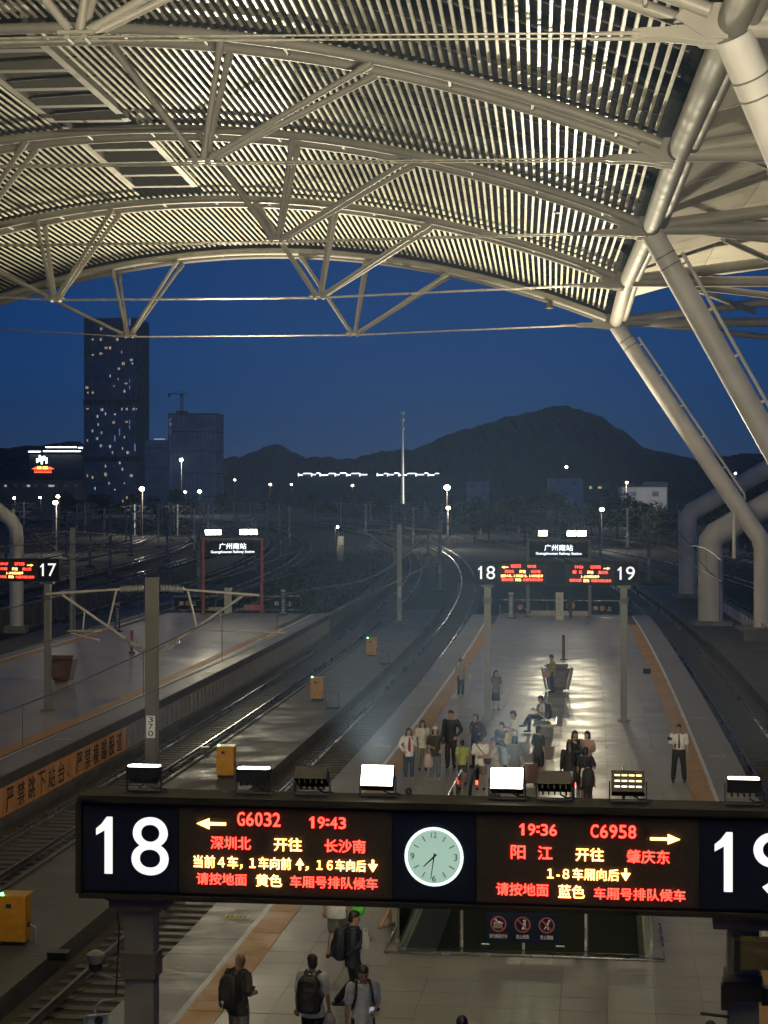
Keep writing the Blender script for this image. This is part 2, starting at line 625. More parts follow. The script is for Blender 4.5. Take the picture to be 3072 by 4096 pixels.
for o0, o1, a, b in ((-12.75, -9.75, 24, 150), (9.75, 13.6, 60, 190), (-36.5, -33.9, 90, 190)):
    k = strip(MB(), a, b, o0, o1, -1.6, -1.08, 5)
    strip(k, a, b, o0 - .12, o0 + .02, -1.6, -1.03, 5)
    strip(k, a, b, o1 - .02, o1 + .12, -1.6, -1.03, 5)
    tag(obj('service_strip', k, M['wet']), kind='structure')

# --- island platform between tracks 18 and 19, with the stairwell opening
WS0, WS1, WO0, WO1 = 33.9, 49.8, -1.9, 2.75
PE = 127.5
pb = MB()
for a, b, o0, o1 in ((4, WS0, -6.2, 6.2), (WS0, WS1, -6.2, WO0), (WS0, WS1, WO1, 6.2), (WS1, PE, -6.2, 6.2)):
    strip(pb, a, b, o0, o1, -1.6, -.034, 4)
platform = tag(obj('platform', pb, M['joint']), kind='structure')
inwell = lambda s, o: WS0 - .3 < s < WS1 + .3 and WO0 - .3 < o < WO1 + .3
lay(platform, 'paver', M['paver'], -4.4, 4.4, 27.2, PE, .8, -.034, 0.0, 300, skip=inwell, width=.8)
wc = MB()                                            # stone kerb round the well
for a, b, o0, o1 in ((WS0 - .7, WS0, WO0 - .7, WO1 + .7), (WS1, WS1 + .7, WO0 - .7, WO1 + .7), (WS0, WS1, WO0 - .7, WO0), (WS0, WS1, WO1, WO1 + .7)):
    strip(wc, a, b, o0, o1, -.05, -.003, 4)
obj('well_kerb', wc, M['paver'], platform)
for sd in (-1, 1):
    a, b = sorted((sd * 4.4, sd * 5.02))
    lay(platform, 'tactile_tile', M['tactile'], a, b, 26, PE - 9, .6, -.034, .004, 60)
    a, b = sorted((sd * 5.13, sd * 6.25))
    lay(platform, 'edge_slab', M['edge'], a, b, 26, PE, 1.2, -.034, 0.0, 40)
    a, b = sorted((sd * 5.0, sd * 5.13))
    obj('safety_line', strip(MB(), 20, PE, a, b, -.034, .003, 3), M['line'], platform)
obj('platform_slab', strip(MB(), 4, 27.2, -5.0, 5.0, -.034, 0, 4), M['paver'], platform)
obj('coping', strip(MB(), 10, PE, -6.28, -6.2, -.35, -.036, 4), M['concrete_dark'], platform)
obj('coping', strip(MB(), 10, PE, 6.2, 6.28, -.35, -.036, 4), M['concrete_dark'], platform)

# yellow door stickers printed on the edge slabs
st = MB().box((0, 0, 0), (.52, .36, .003)).mesh('door_sticker')
setmat(st, M['yellow_mark'])
sp = MB()
for i in range(3):
    for j in range(5):
        sp.box((-.19 + j * .09, -.1 + i * .09, .0025), (.055, .04, .002))
sp = sp.mesh('sticker_print')
setmat(sp, M['dark_mark'])
for s, o in ((36.2, -5.55), (49, -5.6), (61, -5.6), (73, -5.6), (87, -5.6), (44, 5.6), (52.2, 5.6), (60, 5.65), (70, 5.6), (84, 5.6)):
    a = piece('door_sticker', st, trk(s, o, .0045), platform, -hd(s))
    b = bpy.data.objects.new('sticker_print', sp)
    link(b, a)

# --- platform 17 on the left, with the acoustic panels on its wall
PE2 = 127.5
pb = strip(MB(), 30, PE2, -30, -16.56, -1.6, -.034, 4)
plat17 = tag(obj('platform', pb, M['joint']), kind='structure')
lay(plat17, 'paver', M['paver'], -28.2, -18.35, 44, PE2, .82, -.034, 0.0, 120, width=.82)
for o0, o1 in ((-18.35, -17.74), (-28.8, -28.2)):
    lay(plat17, 'tactile_tile', M['tactile'], o0, o1, 44, PE2 - 14, .6, -.034, .004, 40)
lay(plat17, 'edge_slab', M['edge'], -17.6, -16.45, 44, PE2, 1.2, -.034, 0.0, 40)
lay(plat17, 'edge_slab', M['edge'], -30, -28.93, 60, PE2, 1.2, -.034, 0.0, 10)
obj('safety_line', strip(MB(), 40, PE2, -17.74, -17.6, -.034, .003, 3), M['line'], plat17)
obj('safety_line', strip(MB(), 40, PE2, -28.93, -28.8, -.034, .003, 3), M['line'], plat17)
obj('coping', strip(MB(), 40, PE2, -16.56, -16.44, -.36, -.036, 4), M['cap_brown'], plat17)
obj('wall_foot', strip(MB(), 40, PE2, -16.56, -16.2, -1.6, -1.28, 4), M['concrete_dark'], plat17)
for s, o in ((61.5, -17.0), (84, -17.0), (97, -17.0)):
    a = piece('door_sticker', st, trk(s, o, .0045), plat17, -hd(s))
    link(bpy.data.objects.new('sticker_print', sp), a)


def panel_mesh(name, m):
    b = MB().box((0, -.005, 0), (.84, .02, .9))
    for i in range(8):
        b.box((0, -.03, -.42 + i * .12), (.84, .03, .05))
    for i in range(5):
        b.box((-.36 + i * .18, -.036, 0), (.035 if i not in (0, 4) else .12, .036, .9))
    me = b.mesh(name)
    me.materials.append(m)
    me.materials.append(M['panel_hole'])
    me.polygons.foreach_set('material_index', [1] * 6 + [0] * (len(me.polygons) - 6))
    return me


def s_at(px, off):
    lo, hi = 35.0, 130.0
    for _ in range(40):
        mid = (lo + hi) / 2
        p = trk(mid, off, 0)
        if CX + F * p.x / p.y < px: lo = mid
        else: hi = mid
    return lo


ORANGE_END = s_at(512, -16.45)
PG, PO = panel_mesh('acoustic_panel', M['panel_grey']), panel_mesh('acoustic_panel', M['panel_orange'])
s = 46.0
while s < PE2 - .4:
    h = hd(s)
    o = piece('acoustic_panel', PO if s < ORANGE_END else PG, trk(s, -16.47, -.82), plat17, math.pi / 2 - h)
    if s < ORANGE_END:
        o['label'] = 'orange perforated wall panel carrying a black warning character'
    s += .86


for ch, f in zip('严禁跳下站台、严禁横越股道', (0, 1, 2, 3, 4, 5, 5.8, 7, 8, 9, 10, 11, 12)):
    s = s_at(39, -16.42) + (s_at(476, -16.42) - s_at(39, -16.42)) * f / 12
    h = hd(s)
    fr = (trk(s, -16.415, -.82), Vector((math.sin(h), math.cos(h), 0)), Vector((0, 0, 1)), Vector((math.cos(h), -math.sin(h), 0)))
    bx = (-.12, .05, -.3, -.12) if ch == '、' else (-.36, .36, -.36, .36)
    text('warning_lettering', ch, M['black_print'], plat17, fr, bx, .006, .012)

# parapet walls beyond the platforms, with ribs
for off, a, b, h, nm in ((-17.3, 128.2, 300, 1.0, 'low concrete parapet curving off beyond the end of platform 17'),
                         (-40.9, 88, 330, 1.7, 'dark ribbed parapet fence behind platform 17'),
                         (14.6, 120, 330, .9, 'low parapet curving off beyond the white piers')):
    w = thing('parapet_wall', nm, 'wall', trk(a, off, -1.6))
    obj('wall', strip(MB(), a, b, off - .1, off + .1, -1.6, -1.6 + h, 5), M['concrete_dark'], w)
    obj('wall_cap', strip(MB(), a, b, off - .16, off + .16, -1.6 + h, -1.5 + h, 5), M['concrete'], w)
    rib = MB().box((0, 0, h / 2), (.34, .16, h - .04)).mesh('rib')
    setmat(rib, M['concrete_dark'])
    s = a + 1
    while s < min(b, a + 130):
        piece('rib', rib, trk(s, off, -1.6), w, -hd(s))
        s += 2.0

# ================================================================ the canopy
CK = {-5: (-44.0, 1.1, 12.5, .2), -4: (-25.5, 2.7, 12.5, .2), -3: (-7.0, 4.3, 12.5, .2), -2: (11.5, 5.9, 12.5, .2), -1: (29.9, 7.5, 12.5, .2), 0: (48.3, 9.07, 12.53, .15), 1: (66.7, 10.63, 12.59, 0.0), 2: (85.1, 12.36, 12.5, -.33),  # negative keys: unseen bays, added over and behind the camera to bounce light
      3: (103.6, 13.73, 12.16, -.66), 4: (122.0, 15.45, 11.57, -.64)}
PHI = .087
RX = Vector((math.cos(PHI), -math.sin(PHI), 0))
FW = Vector((math.sin(PHI), math.cos(PHI), 0))
UPV = Vector((0, 0, 1))
A2, TC = .0087, -23.75


def node(k):
    d, x, h, _ = CK[k]
    return Vector((x, d, CH + h))


def arch(k, t, dz=0.0, dv=0.0):
    h = A2 * (TC * TC - (t - TC) ** 2)
    return node(k) + RX * t + FW * dv + UPV * (h + dz)


canopy = thing('station_canopy', 'arched white steel canopy with slatted ceiling over the platforms', 'canopy', (24.8, 119.5, -.3))
HW = .95                                             # half distance of the twin chords
for k in (0, 1, 2, 3, 4):
    r = .21 if k < 4 else .24
    mb = MB()
    for dv in (-HW, HW):
        mb.tube([arch(k, -50 + 49.6 * i / 60, 0, dv) for i in range(61)], r, 14)
    tr = obj('arch_truss', mb, M['steel_white'], canopy, True)
    for i in range(16):
        t = -48.5 + i * 3.1
        obj('cross_tie', MB().tube([arch(k, t, 0, -HW), arch(k, t, 0, HW)], .085, 8), M['steel_white'], tr, True)
    dz = CK[k][3]
    for tn in (-17.6, -33.3):
        p = node(k) + RX * tn + UPV * dz
        plate = MB().box(p - Vector((0, 0, .02)), (1.0, .75, .10), -PHI)
        for q in (-.24, .24):
            plate.tube([p + RX * q + FW * -.3 - UPV * .12, p + RX * q + FW * .3 - UPV * .12], .09, 8)
        obj('node_plate', plate, M['steel_white'], tr)
        sides = ((-3.65, -.18), (.9, .1), (6.55, .35)) if tn == -17.6 else ((-6.55, -.35), (-.9, -.1), (3.65, .18))
        for dt, b0 in sides:
            for dv in (-HW, HW):
                top = arch(k, tn + dt, -r * .9, dv)
                q = p + RX * b0 + FW * dv * .22 + UPV * .05
                st_ = MB().tube([q, top], .125 if k < 4 else .115, 10)
                d = (top - q).normalized()
                st_.tube([top - d * .55, top - d * .05], .165, 10)
                st_.tube([q, q + d * .35], .145, 10)
                obj('strut', st_, M['steel_white'], tr, True)
    # twin tie rods from node to node and to the clevis plates at the arch foot
    foot = node(k) + RX * -.9 + UPV * -.22
    for dv in (-.22, .22):
        pts = [node(k) + RX * tn + UPV * (dz - .12) + FW * dv for tn in (-33.3, -17.6)]
        pts = [pts[0] - RX * 16 + UPV * 1.0] + pts + [foot - RX * 1.5 + FW * dv * 1.3]
        obj('tie_rod', MB().tube(pts, .034, 8), M['rod'], tr, True)
        e = foot + FW * dv * 1.3
        ch = MB().tube([e - RX * 2.6, e - RX * 1.3], .06, 8)
        ch.prism([(-1.5, -.09), (-1.5, .09), (-1.25, .14), (-.6, .15), (.5, .26), (.5, -.26), (-.6, -.12), (-1.25, -.13)], (e - FW * .03, RX, UPV, FW), .06)
        obj('clevis', ch, M['steel_white'], tr)
    gus = MB()
    for dv in (-.6, 0, .6):
        gus.prism([(-1.3, .1), (-.9, .5), (.1, .45), (.1, -.5), (-.5, -.45)], (node(k) + FW * dv, RX, UPV, FW), .05)
    obj('gusset', gus, M['steel_white'], tr)

# edge beam along the arch feet
bp = [node(k) for k in (-5, -3, -1, 0, 1, 2, 3, 4)]  # near stretch runs on along the added unseen bays
bp = bp + [node(4) + FW * .9 - UPV * .02]
pts = []
for a, b in zip(bp, bp[1:]):
    pts += [a.lerp(b, i / 6) for i in range(6)]
pts.append(bp[-1])
obj('edge_beam', MB().tube([p + RX * .25 for p in pts], .43, 20), M['beam_paint'], canopy, True)
obj('gutter', MB().tube([p + RX * .80 + UPV * .12 for p in pts], .22, 14), M['beam_paint'], canopy, True)
obj('edge_beam', MB().tube([p + RX * -47.75 for p in pts], .46, 14), M['steel_white'], canopy, True)

# slats of the ceiling, hung between the arches
SP = .36
prof = [(-.068, .02), (-.068, -.005), (-.045, -.035), (.045, -.035), (.068, -.005), (.068, .02)]
SKY = {1: (-28.3, -24.7), 2: (-28.1, -24.5)}
nsl, rest = 0, MB()
for k in (1, 2, 0, 3, -1, -2, -3, -4, -5):  # bays below zero are unseen, added to bounce flood light onto the platform
    a0, b0 = node(k), node(k + 1)
    d = b0 - a0
    u = d.normalized()
    v0, v1 = u * .55, u * (d.length - .2)
    mb = MB()
    vs = [v0 + RX * x + UPV * z for x, z in prof] + [v1 + RX * x + UPV * z for x, z in prof]
    n = len(prof)
    fs = [(i, (i + 1) % n, n + (i + 1) % n, n + i) for i in range(n)] + [tuple(range(n - 1, -1, -1)), tuple(range(n, 2 * n))]
    me = MB().add(vs, fs).mesh('slat')
    setmat(me, M['slat'])
    i = 0
    while True:
        t = -.55 - i * SP
        i += 1
        if t < -47.2: break
        if k in SKY and SKY[k][0] - .1 < t < SKY[k][1] + .1: continue
        h = A2 * (TC * TC - (t - TC) ** 2) + .62
        p = a0 + RX * t + UPV * h
        far = p + v1
        see = CX + F * far.x / far.y > -30 and k >= 0 and HY - F * (far.z - CH) / far.y > -30
        jz = RN.uniform(-.012, .012)
        if see and nsl < 300:
            piece('slat', me, p + UPV * jz, canopy)
            nsl += 1
        else:
            rest.add([p + w for w in vs], fs)
tag(obj('slat', rest, M['slat'], canopy), kind='stuff')

# purlins over the slats, and the closed dark roof above them
pur = MB()
for k in (0, 1, 2, 3):
    for q in (.18, .36, .54, .72, .9):
        a0, b0 = node(k), node(k + 1)
        base = a0.lerp(b0, q)
        pts = []
        for i in range(25):
            t = -.3 - i * 1.96
            pts.append(base + RX * t + UPV * (A2 * (TC * TC - (t - TC) ** 2) + .80))
        pur.tube(pts, .05, 6)
obj('purlin', pur, M['purlin'], canopy)
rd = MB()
ks = [node(k) for k in (-5, -3, -1, 0, 1, 2, 3, 4)]  # unseen stretch over the camera is added for bounce and to block sky
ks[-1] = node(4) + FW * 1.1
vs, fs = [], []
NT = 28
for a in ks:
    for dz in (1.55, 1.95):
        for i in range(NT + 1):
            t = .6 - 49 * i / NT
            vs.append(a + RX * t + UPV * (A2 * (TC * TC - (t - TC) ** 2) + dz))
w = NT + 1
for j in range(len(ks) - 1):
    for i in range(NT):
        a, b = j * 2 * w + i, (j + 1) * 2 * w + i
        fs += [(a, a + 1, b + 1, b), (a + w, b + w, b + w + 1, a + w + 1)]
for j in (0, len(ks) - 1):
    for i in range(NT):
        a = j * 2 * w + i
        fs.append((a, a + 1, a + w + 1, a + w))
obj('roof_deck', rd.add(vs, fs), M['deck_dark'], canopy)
fa = MB()                                            # fascia over the outermost arch
for i in range(NT):
    q = []
    for t in (.3 - 48.5 * i / NT, .3 - 48.5 * (i + 1) / NT):
        b = node(4) + FW * 1.12 + RX * t + UPV * (A2 * (TC * TC - (t - TC) ** 2))
        q += [b + UPV * .42, b + UPV * 1.6]
    fa.add([q[0], q[2], q[3], q[1]] + [x + FW * .06 for x in (q[0], q[2], q[3], q[1])], [(0, 1, 2, 3), (7, 6, 5, 4), (0, 4, 5, 1), (2, 6, 7, 3)])
obj('fascia', fa, M['purlin'], canopy)

# open light wells in the ceiling near the crown
for k in (1, 2):
    a0, b0 = node(k), node(k + 1)
    L = (b0 - a0).length
    u = (b0 - a0).normalized()
    t0, t1 = SKY[k]
    hz = A2 * (TC * TC - ((t0 + t1) / 2 - TC) ** 2)
    end = L - (.7 if k == 1 else 2.4)
    for t in (t0, t1):
        fr = MB()
        p = a0 + RX * t + UPV * (hz + .55)
        fr.beam(p + u * .4 + UPV * .45, p + u * end + UPV * .45, .12, 1.0)
        fr.beam(p + u * .4 - UPV * .03, p + u * end - UPV * .03, .34, .05)
        obj('light_well_frame', fr, M['steel_white'], canopy)
    mid = a0 + RX * (t0 + t1) / 2 + UPV * (hz + .55)
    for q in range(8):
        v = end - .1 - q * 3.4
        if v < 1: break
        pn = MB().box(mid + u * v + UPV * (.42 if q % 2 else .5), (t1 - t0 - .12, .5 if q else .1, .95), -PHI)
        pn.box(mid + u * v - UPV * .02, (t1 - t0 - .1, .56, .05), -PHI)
        obj('light_well_beam', pn, M['well_shade'], canopy)
    ck = MB()
    for q in range(int((t1 - t0) / .16)):
        ck.box(mid + RX * (-(t1 - t0) / 2 + .1 + q * .16) + u * (end / 2) + UPV * (.86 + (q % 2) * .04), (.15, end, .03), -PHI)
    obj('light_well_lining', ck, M['post_dark'], canopy)

# leaning columns under every second arch: vertical foot, bend, inclined shaft
for k, dy, base_x in ((0, 7.0, None), (2, 0.0, None), (4, -1.5, None)):
    tp = node(k) + RX * .3 - UPV * .25
    s = CK[k][0] + dy
    b = Vector((xc(s) + 13.25, s, -1.1)) if k != 4 else Vector((25.15, 119.5, -.25))
    bend = Vector((b.x, b.y, 5.35))
    d = (tp - bend).normalized()
    cpts = [bend + UPV * -.75, bend - UPV * .35 + d * .02, bend + d * .35 + UPV * .05, bend + d * .9]
    c = MB().tube([b] + cpts + [tp], [.60] * 5 + [.53], 24)
    co = obj('column', c, M['col_white'], canopy, True)
    cl = MB()
    for q in (1.2, 1.75):
        cl.tube([tp - d * q, tp - d * (q + .05)], .56, 24)
    obj('collar', cl, M['post_grey'], co, True)
    off = (RX - d * RX.dot(d)).normalized() * .78 - FW * .15
    pipe = [tp - d * 1.5 + off, bend + d * 3.4 + off, bend + d * 3.1 + off * .8, bend + d * 3.0 + off * .5 - UPV * .2]
    pp = MB().tube(pipe, .085, 8)
    for q in (2, 4.5, 7, 9.5, 12):
        pp.beam(tp - d * q + off * .5, tp - d * q + off * 1.05, .08, .12)
    obj('drain_pipe', pp, M['col_white'], co, True)
    obj('drain_pipe', MB().tube([bend + d * 1.9 - RX * .85 - FW * .3 - UPV * 2.6, bend + d * 1.9 - RX * .85 - FW * .3 + UPV * .5], .13, 10), M['col_white'], co, True)
    if k == 4:
        obj('pedestal', MB().box((25.6, 119.7, -.85), (3.6, 3.0, 1.2), -.1).box((25.6, 119.6, -.3), (4.2, 3.4, .16), -.1), M['concrete'], co)

# fan of tubes and cream sheets running to the neighbouring canopy on the right
for k in (0, 1, 2, 3, 4):
    n0 = node(k) + RX * .5
    for dv, dz, r in ((-.1, 1.75, .30), (.0, -.15, .30), (.25, -1.5, .20)):
        st0 = n0 + UPV * (-.05 if dz < 0 else .1)
        if dz < -1:
            st0 = n0 + RX * 1.6 - UPV * .1
        obj('brace_tube', MB().tube([st0, n0 + RX * 15 + FW * dv * 10 + UPV * dz], r, 14), M['steel_white'], canopy, True)
    if k < 4:
        n1 = node(k + 1) + RX * .5
        for q in range(5):
            a = n0.lerp(n1, -.02 + q * .2)
            b = n0.lerp(n1, -.02 + (q + 1) * .2 - .004)
            if k == 3 and q > 2: continue
            rise0, rise1 = .95, 2.5
            w0, w1 = 1.2, 5.0
            for w_a, w_b, z_a, z_b in ((.66, 4.6, .62, 1.7), (4.64, 14.5, 1.7, 3.0)):
                c4 = [a + RX * w_a + UPV * z_a, b + RX * w_a + UPV * z_a, b + RX * w_b + UPV * z_b, a + RX * w_b + UPV * z_b]
                sh = MB().add(c4 + [p + UPV * .05 for p in c4], [(3, 2, 1, 0), (4, 5, 6, 7), (0, 1, 5, 4), (1, 2, 6, 5), (2, 3, 7, 6), (3, 0, 4, 7)])
                obj('roof_sheet', sh, M['fabric'], canopy)
        obj('brace_tube', MB().tube([n0 + RX * 1.4 + UPV * .3, n0.lerp(n1, .62) + RX * 5.0 + UPV * 1.2], .13, 10), M['steel_white'], canopy, True)
        obj('brace_tube', MB().tube([n0.lerp(n1, .5) + RX * 4.2 + UPV * .9, n1 + RX * 9 + UPV * .6], .17, 10), M['steel_white'], canopy, True)

# bell lamps hanging (unlit) from the tubes
for px, py, d in ((2235, 835, 93.0), (2197, 1222, 121.5)):
    p = pixd(px, py, d)
    t = thing('pendant_lamp', 'unlit grey bell lamp hanging under the %s arch' % ('outermost' if d > 100 else 'middle'), 'lamp', p)
    obj('shade', MB().loft([(0, 0, -.22, .26, .26), (0, 0, -.18, .30, .30), (0, 0, .05, .24, .24), (0, 0, .2, .17, .17), (0, 0, .24, .08, .08)], 14), M['post_dark'], t, True, True)
    obj('stem', MB().tube([(0, 0, .22), (0, 0, 1.0 if d > 100 else 1.2)], .025, 6), M['post_dark'], t, local=True)

# bent white piers of the neighbouring canopies
for nm, px, pyb, d, r, lean, rise, zb in (('shorter, farther white bent pier beside the curving tracks', 2752, 2395, 168.0, .86, 14.0, 8.0, 6.9),
                                       ('nearer white bent pier standing behind the low railing', 2842, 2478, 133.0, .92, 14.0, 8.0, 5.6),
                                       ('white bent pier at the left edge behind the sign for track 17', 66, 2480, 128.0, .50, -9.0, 7.4, 6.6)):
    b = pixd(px, pyb, d)
    b.z = -1.2
    t = thing('canopy_pier', nm, 'pier', b)
    bend = Vector((0, 0, zb + 1.0))
    dr = Vector((lean, -1.0, rise)).normalized()
    obj('pier_shaft', MB().tube([(0, 0, 0), (0, 0, zb), bend - UPV * .3 + dr * .05, bend + dr * .45, bend + dr * 1.2, bend + dr * 14.5], r, 24), M['col_white'], t, True, True)
    obj('pier_base', MB().box((0, 0, .2), (r * 3, r * 3, .5)), M['concrete'], t, local=True)
    if lean > 0:
        obj('cable', MB().tube([(-r - .05, -.3, zb - .6), (-.3, -r - .03, zb - 1.5), (.5, -r - .02, zb - 2.2), (r + .02, -.4, zb - 2.6)], .04, 6), M['post_dark'], t, local=True)
        obj('seam', MB().tube([(r * .55, -r * .86, .5), (r * .55, -r * .86, zb - .5)], .03, 6), M['post_grey'], t, local=True)

# railing in front of the piers
rl = thing('low_railing', 'low dark railing with light panels before the white piers', 'railing', trk(110, 13.2, -1.08))
obj('top_rail', MB().tube([trk(s, 13.2, .05) for s in range(106, 171, 4)], .035, 6), M['post_grey'], rl)
s = 106
pm = MB().box((0, 0, .55), (.06, .06, 1.1)).mesh('post')
setmat(pm, M['post_grey'])
pn = MB().box((0, 1.0, .6), (.03, 1.8, .75)).mesh('panel')
setmat(pn, M['far_white'])
while s < 170:
    piece('post', pm, trk(s, 13.2, -1.08), rl, -hd(s))
    if s > 122:
        piece('panel', pn, trk(s, 13.2, -1.08), rl, -hd(s))
    s += 2

# ================================================================ platform signs
LATE = []                                            # copies made once lettering is meshed
XV, YV, ZV = Vector((1, 0, 0)), Vector((0, 1, 0)), Vector((0, 0, 1))
SL, SA = Vector((-2.65, 15.75, 0)), .135             # left end and turn of the near sign
SW, SZ0, SZ1 = 6.2, 5.2, 6.0


def suv(px, py):
    k = (px - CX) / F
    u = (SL.y * k - SL.x) / (math.cos(SA) + k * math.sin(SA))
    d = SL.y - u * math.sin(SA)
    return u, CH - (py - HY) * d / F


def zb(reg, x0, x1, y0, y1):
    """bounding box read in an enlarged view of the near sign -> sign plane"""
    ox = {'A': 0, 'B': 1000, 'C': 1972}[reg]
    q = 1100 / 1659
    u0, z1 = suv(ox + x0 * q, 3000 + y0 * q)
    u1, z0 = suv(ox + x1 * q, 3000 + y1 * q)
    return u0, u1, z0, z1


def arrow(mb, box, kind, fr):
    u0, u1, w0, w1 = box
    cu, cw = (u0 + u1) / 2, (w0 + w1) / 2
    if kind in 'lr':
        hw = (w1 - w0)
        s = 1 if kind == 'r' else -1
        tip, tail, neck = (u1, u0, u1 - hw * 1.2) if s > 0 else (u0, u1, u0 + hw * 1.2)
        p = [(tail, cw - hw * .13), (neck, cw - hw * .13), (neck, cw - hw * .5), (tip, cw), (neck, cw + hw * .5), (neck, cw + hw * .13), (tail, cw + hw * .13)]
    else:
        hu = (u1 - u0)
        s = 1 if kind == 'u' else -1
        tip, tail = (w1, w0) if s > 0 else (w0, w1)
        neck = tip - s * hu * .8
        p = [(cu - hu * .12, tail), (cu - hu * .12, neck), (cu - hu * .5, neck), (cu, tip), (cu + hu * .5, neck), (cu + hu * .12, neck), (cu + hu * .12, tail)]
    return mb.prism(p, fr, .012)


def departure_sign(label, left, right, rows, group):
    t = thing('departure_sign', label, 'sign', SL, -SA, group)
    fr = (Vector((0, -.012, 0)), XV, ZV, -YV)
    H = SZ1 - SZ0
    case = MB().box((SW / 2, .19, (SZ0 + SZ1) / 2), (SW, .36, H))
    case.box((SW / 2, .17, SZ1 + .03), (SW + .04, .44, .06)).box((SW / 2, .17, SZ0 - .02), (SW + .02, .42, .04))
    case.box((-.015, .17, (SZ0 + SZ1) / 2), (.05, .42, H)).box((SW + .015, .17, (SZ0 + SZ1) / 2), (.05, .42, H))
    obj('case', case, M['sign_case'], t, local=True)
    ub = [zb('A', 505, 1075, 0, 1)[:2], zb('B', 865, 1360, 0, 1)[:2], zb('C', 1250, 1850, 0, 1)[:2]]
    ub[2] = (ub[2][0], SW - .02)
    for n, (a, b) in zip(('number_panel', 'clock_panel', 'number_panel'), ub):
        obj(n, MB().box(((a + b) / 2, -.004, (SZ0 + SZ1) / 2), (b - a, .02, H - .06)), M['sign_blue'], t, local=True)
    for a, b in ((ub[0][1] + .01, ub[1][0] - .01), (ub[1][1] + .01, ub[2][0] - .01)):
        obj('led_screen', MB().box(((a + b) / 2, -.001, (SZ0 + SZ1) / 2), (b - a, .018, H - .05)), M['screen'], t, local=True)
    b18 = zb('A', 568, 1020, 398, 757)
    b1, b8 = zb('A', 568, 695, 398, 745), zb('A', 796, 1020, 400, 757)
    fn = (Vector((0, -.013, 0)), XV, ZV, -YV)

    def number(s_, du):
        for c, bb in zip(s_, (b1, b8)):
            if c == '1':
                digits('number', '1', M['lit_white'], t, fn, (bb[0] + du - .01, bb[0] + du + (bb[1] - bb[0]) * 1.42, bb[2], bb[3]), .004, .06)
            else:
                text('number', c, M['lit_white'], t, fn, (bb[0] + du, bb[1] + du, bb[2], bb[3]), .004, .0, True)

    number(left, 0)
    b19 = zb('C', 1320, 1800, 510, 895)
    number(right, b19[0] - b18[0])
    for body, reg, x0, x1, y0, y1, colr in rows:
        bx = zb(reg, x0, x1, y0, y1)
        mm = M['led_red'] if colr == 'r' else M['led_amber']
        if body in ('<l', '<r', '<u', '<d'):
            obj('led_arrow', arrow(MB(), bx, body[1], fr), mm, t, local=True)
        else:
            (digits if body[0] in 'GCD1' and len(body) == 5 and body.isascii() else text)('led_lettering', body, mm, t, fr, bx, .012, .012 if not body.isascii() else .1, True)
    # clock
    u, z = suv(1000 + 1112 * .663, 3000 + 640 * .663)
    R_ = .252
    c = Vector((u, -.016, z))
    clk = obj('clock_face', MB().disc(c + Vector((0, -.012, 0)), R_ * .90, XV, ZV, 36), M['clock_face'], t, local=True)
    obj('clock_rim', MB().disc(c + Vector((0, -.012, 0)), R_, XV, ZV, 36, R_ * .90), M['clock_rim'], clk, local=True)
    hs = MB()
    for ang, L, w in ((226, .125, .016), (188, .19, .011)):
        a = math.radians(ang)
        dv = Vector((math.sin(a), 0, math.cos(a)))
        pv = Vector((math.cos(a), 0, -math.sin(a)))
        o = c + Vector((0, -.018, 0))
        hs.add([o - dv * .03 - pv * w / 2, o - dv * .03 + pv * w / 2, o + dv * L + pv * w * .25, o + dv * L - pv * w * .25], [(0, 1, 2, 3)])
    obj('clock_hand', hs, M['black_metal'], clk, local=True)
    tk = MB()
    for i in range(12):
        if i % 3 == 0: continue
        a = math.radians(30 * i)
        dv = Vector((math.sin(a), 0, math.cos(a)))
        pv = Vector((math.cos(a), 0, -math.sin(a))) * .004
        o = c + Vector((0, -.016, 0))
        tk.add([o + dv * .15 - pv, o + dv * .15 + pv, o + dv * .2 + pv, o + dv * .2 - pv], [(0, 1, 2, 3)])
    tag(obj('clock_mark', tk, M['grey_metal'], clk, local=True), kind='stuff')
    for s_, a in (('12', 0), ('3', 90), ('6', 180), ('9', 270)):
        a = math.radians(a)
        p = c + Vector((math.sin(a), 0, math.cos(a))) * .185 + Vector((0, -.014, 0))
        text('clock_numeral', s_, M['grey_metal'], clk, (p, XV, ZV, -YV), (-.025, .025, -.028, .028), .002, 0, True, True)
    for u in (.49, 5.7):
        ps = obj('post', MB().box((u, .2, 2.58), (.26, .2, 5.2)), M['post_grey'], t, local=True)
        obj('clamp', MB().box((u, .2, SZ0 - .09), (.5, .34, .12)), M['post_dark'], ps, local=True)
        obj('clamp', MB().box((u, .2, 4.55), (.31, .25, .22)), M['post_dark'], ps, local=True)
        obj('base_plate', MB().box((u, .2, .02), (.5, .45, .04)), M['post_grey'], ps, local=True)
    return t


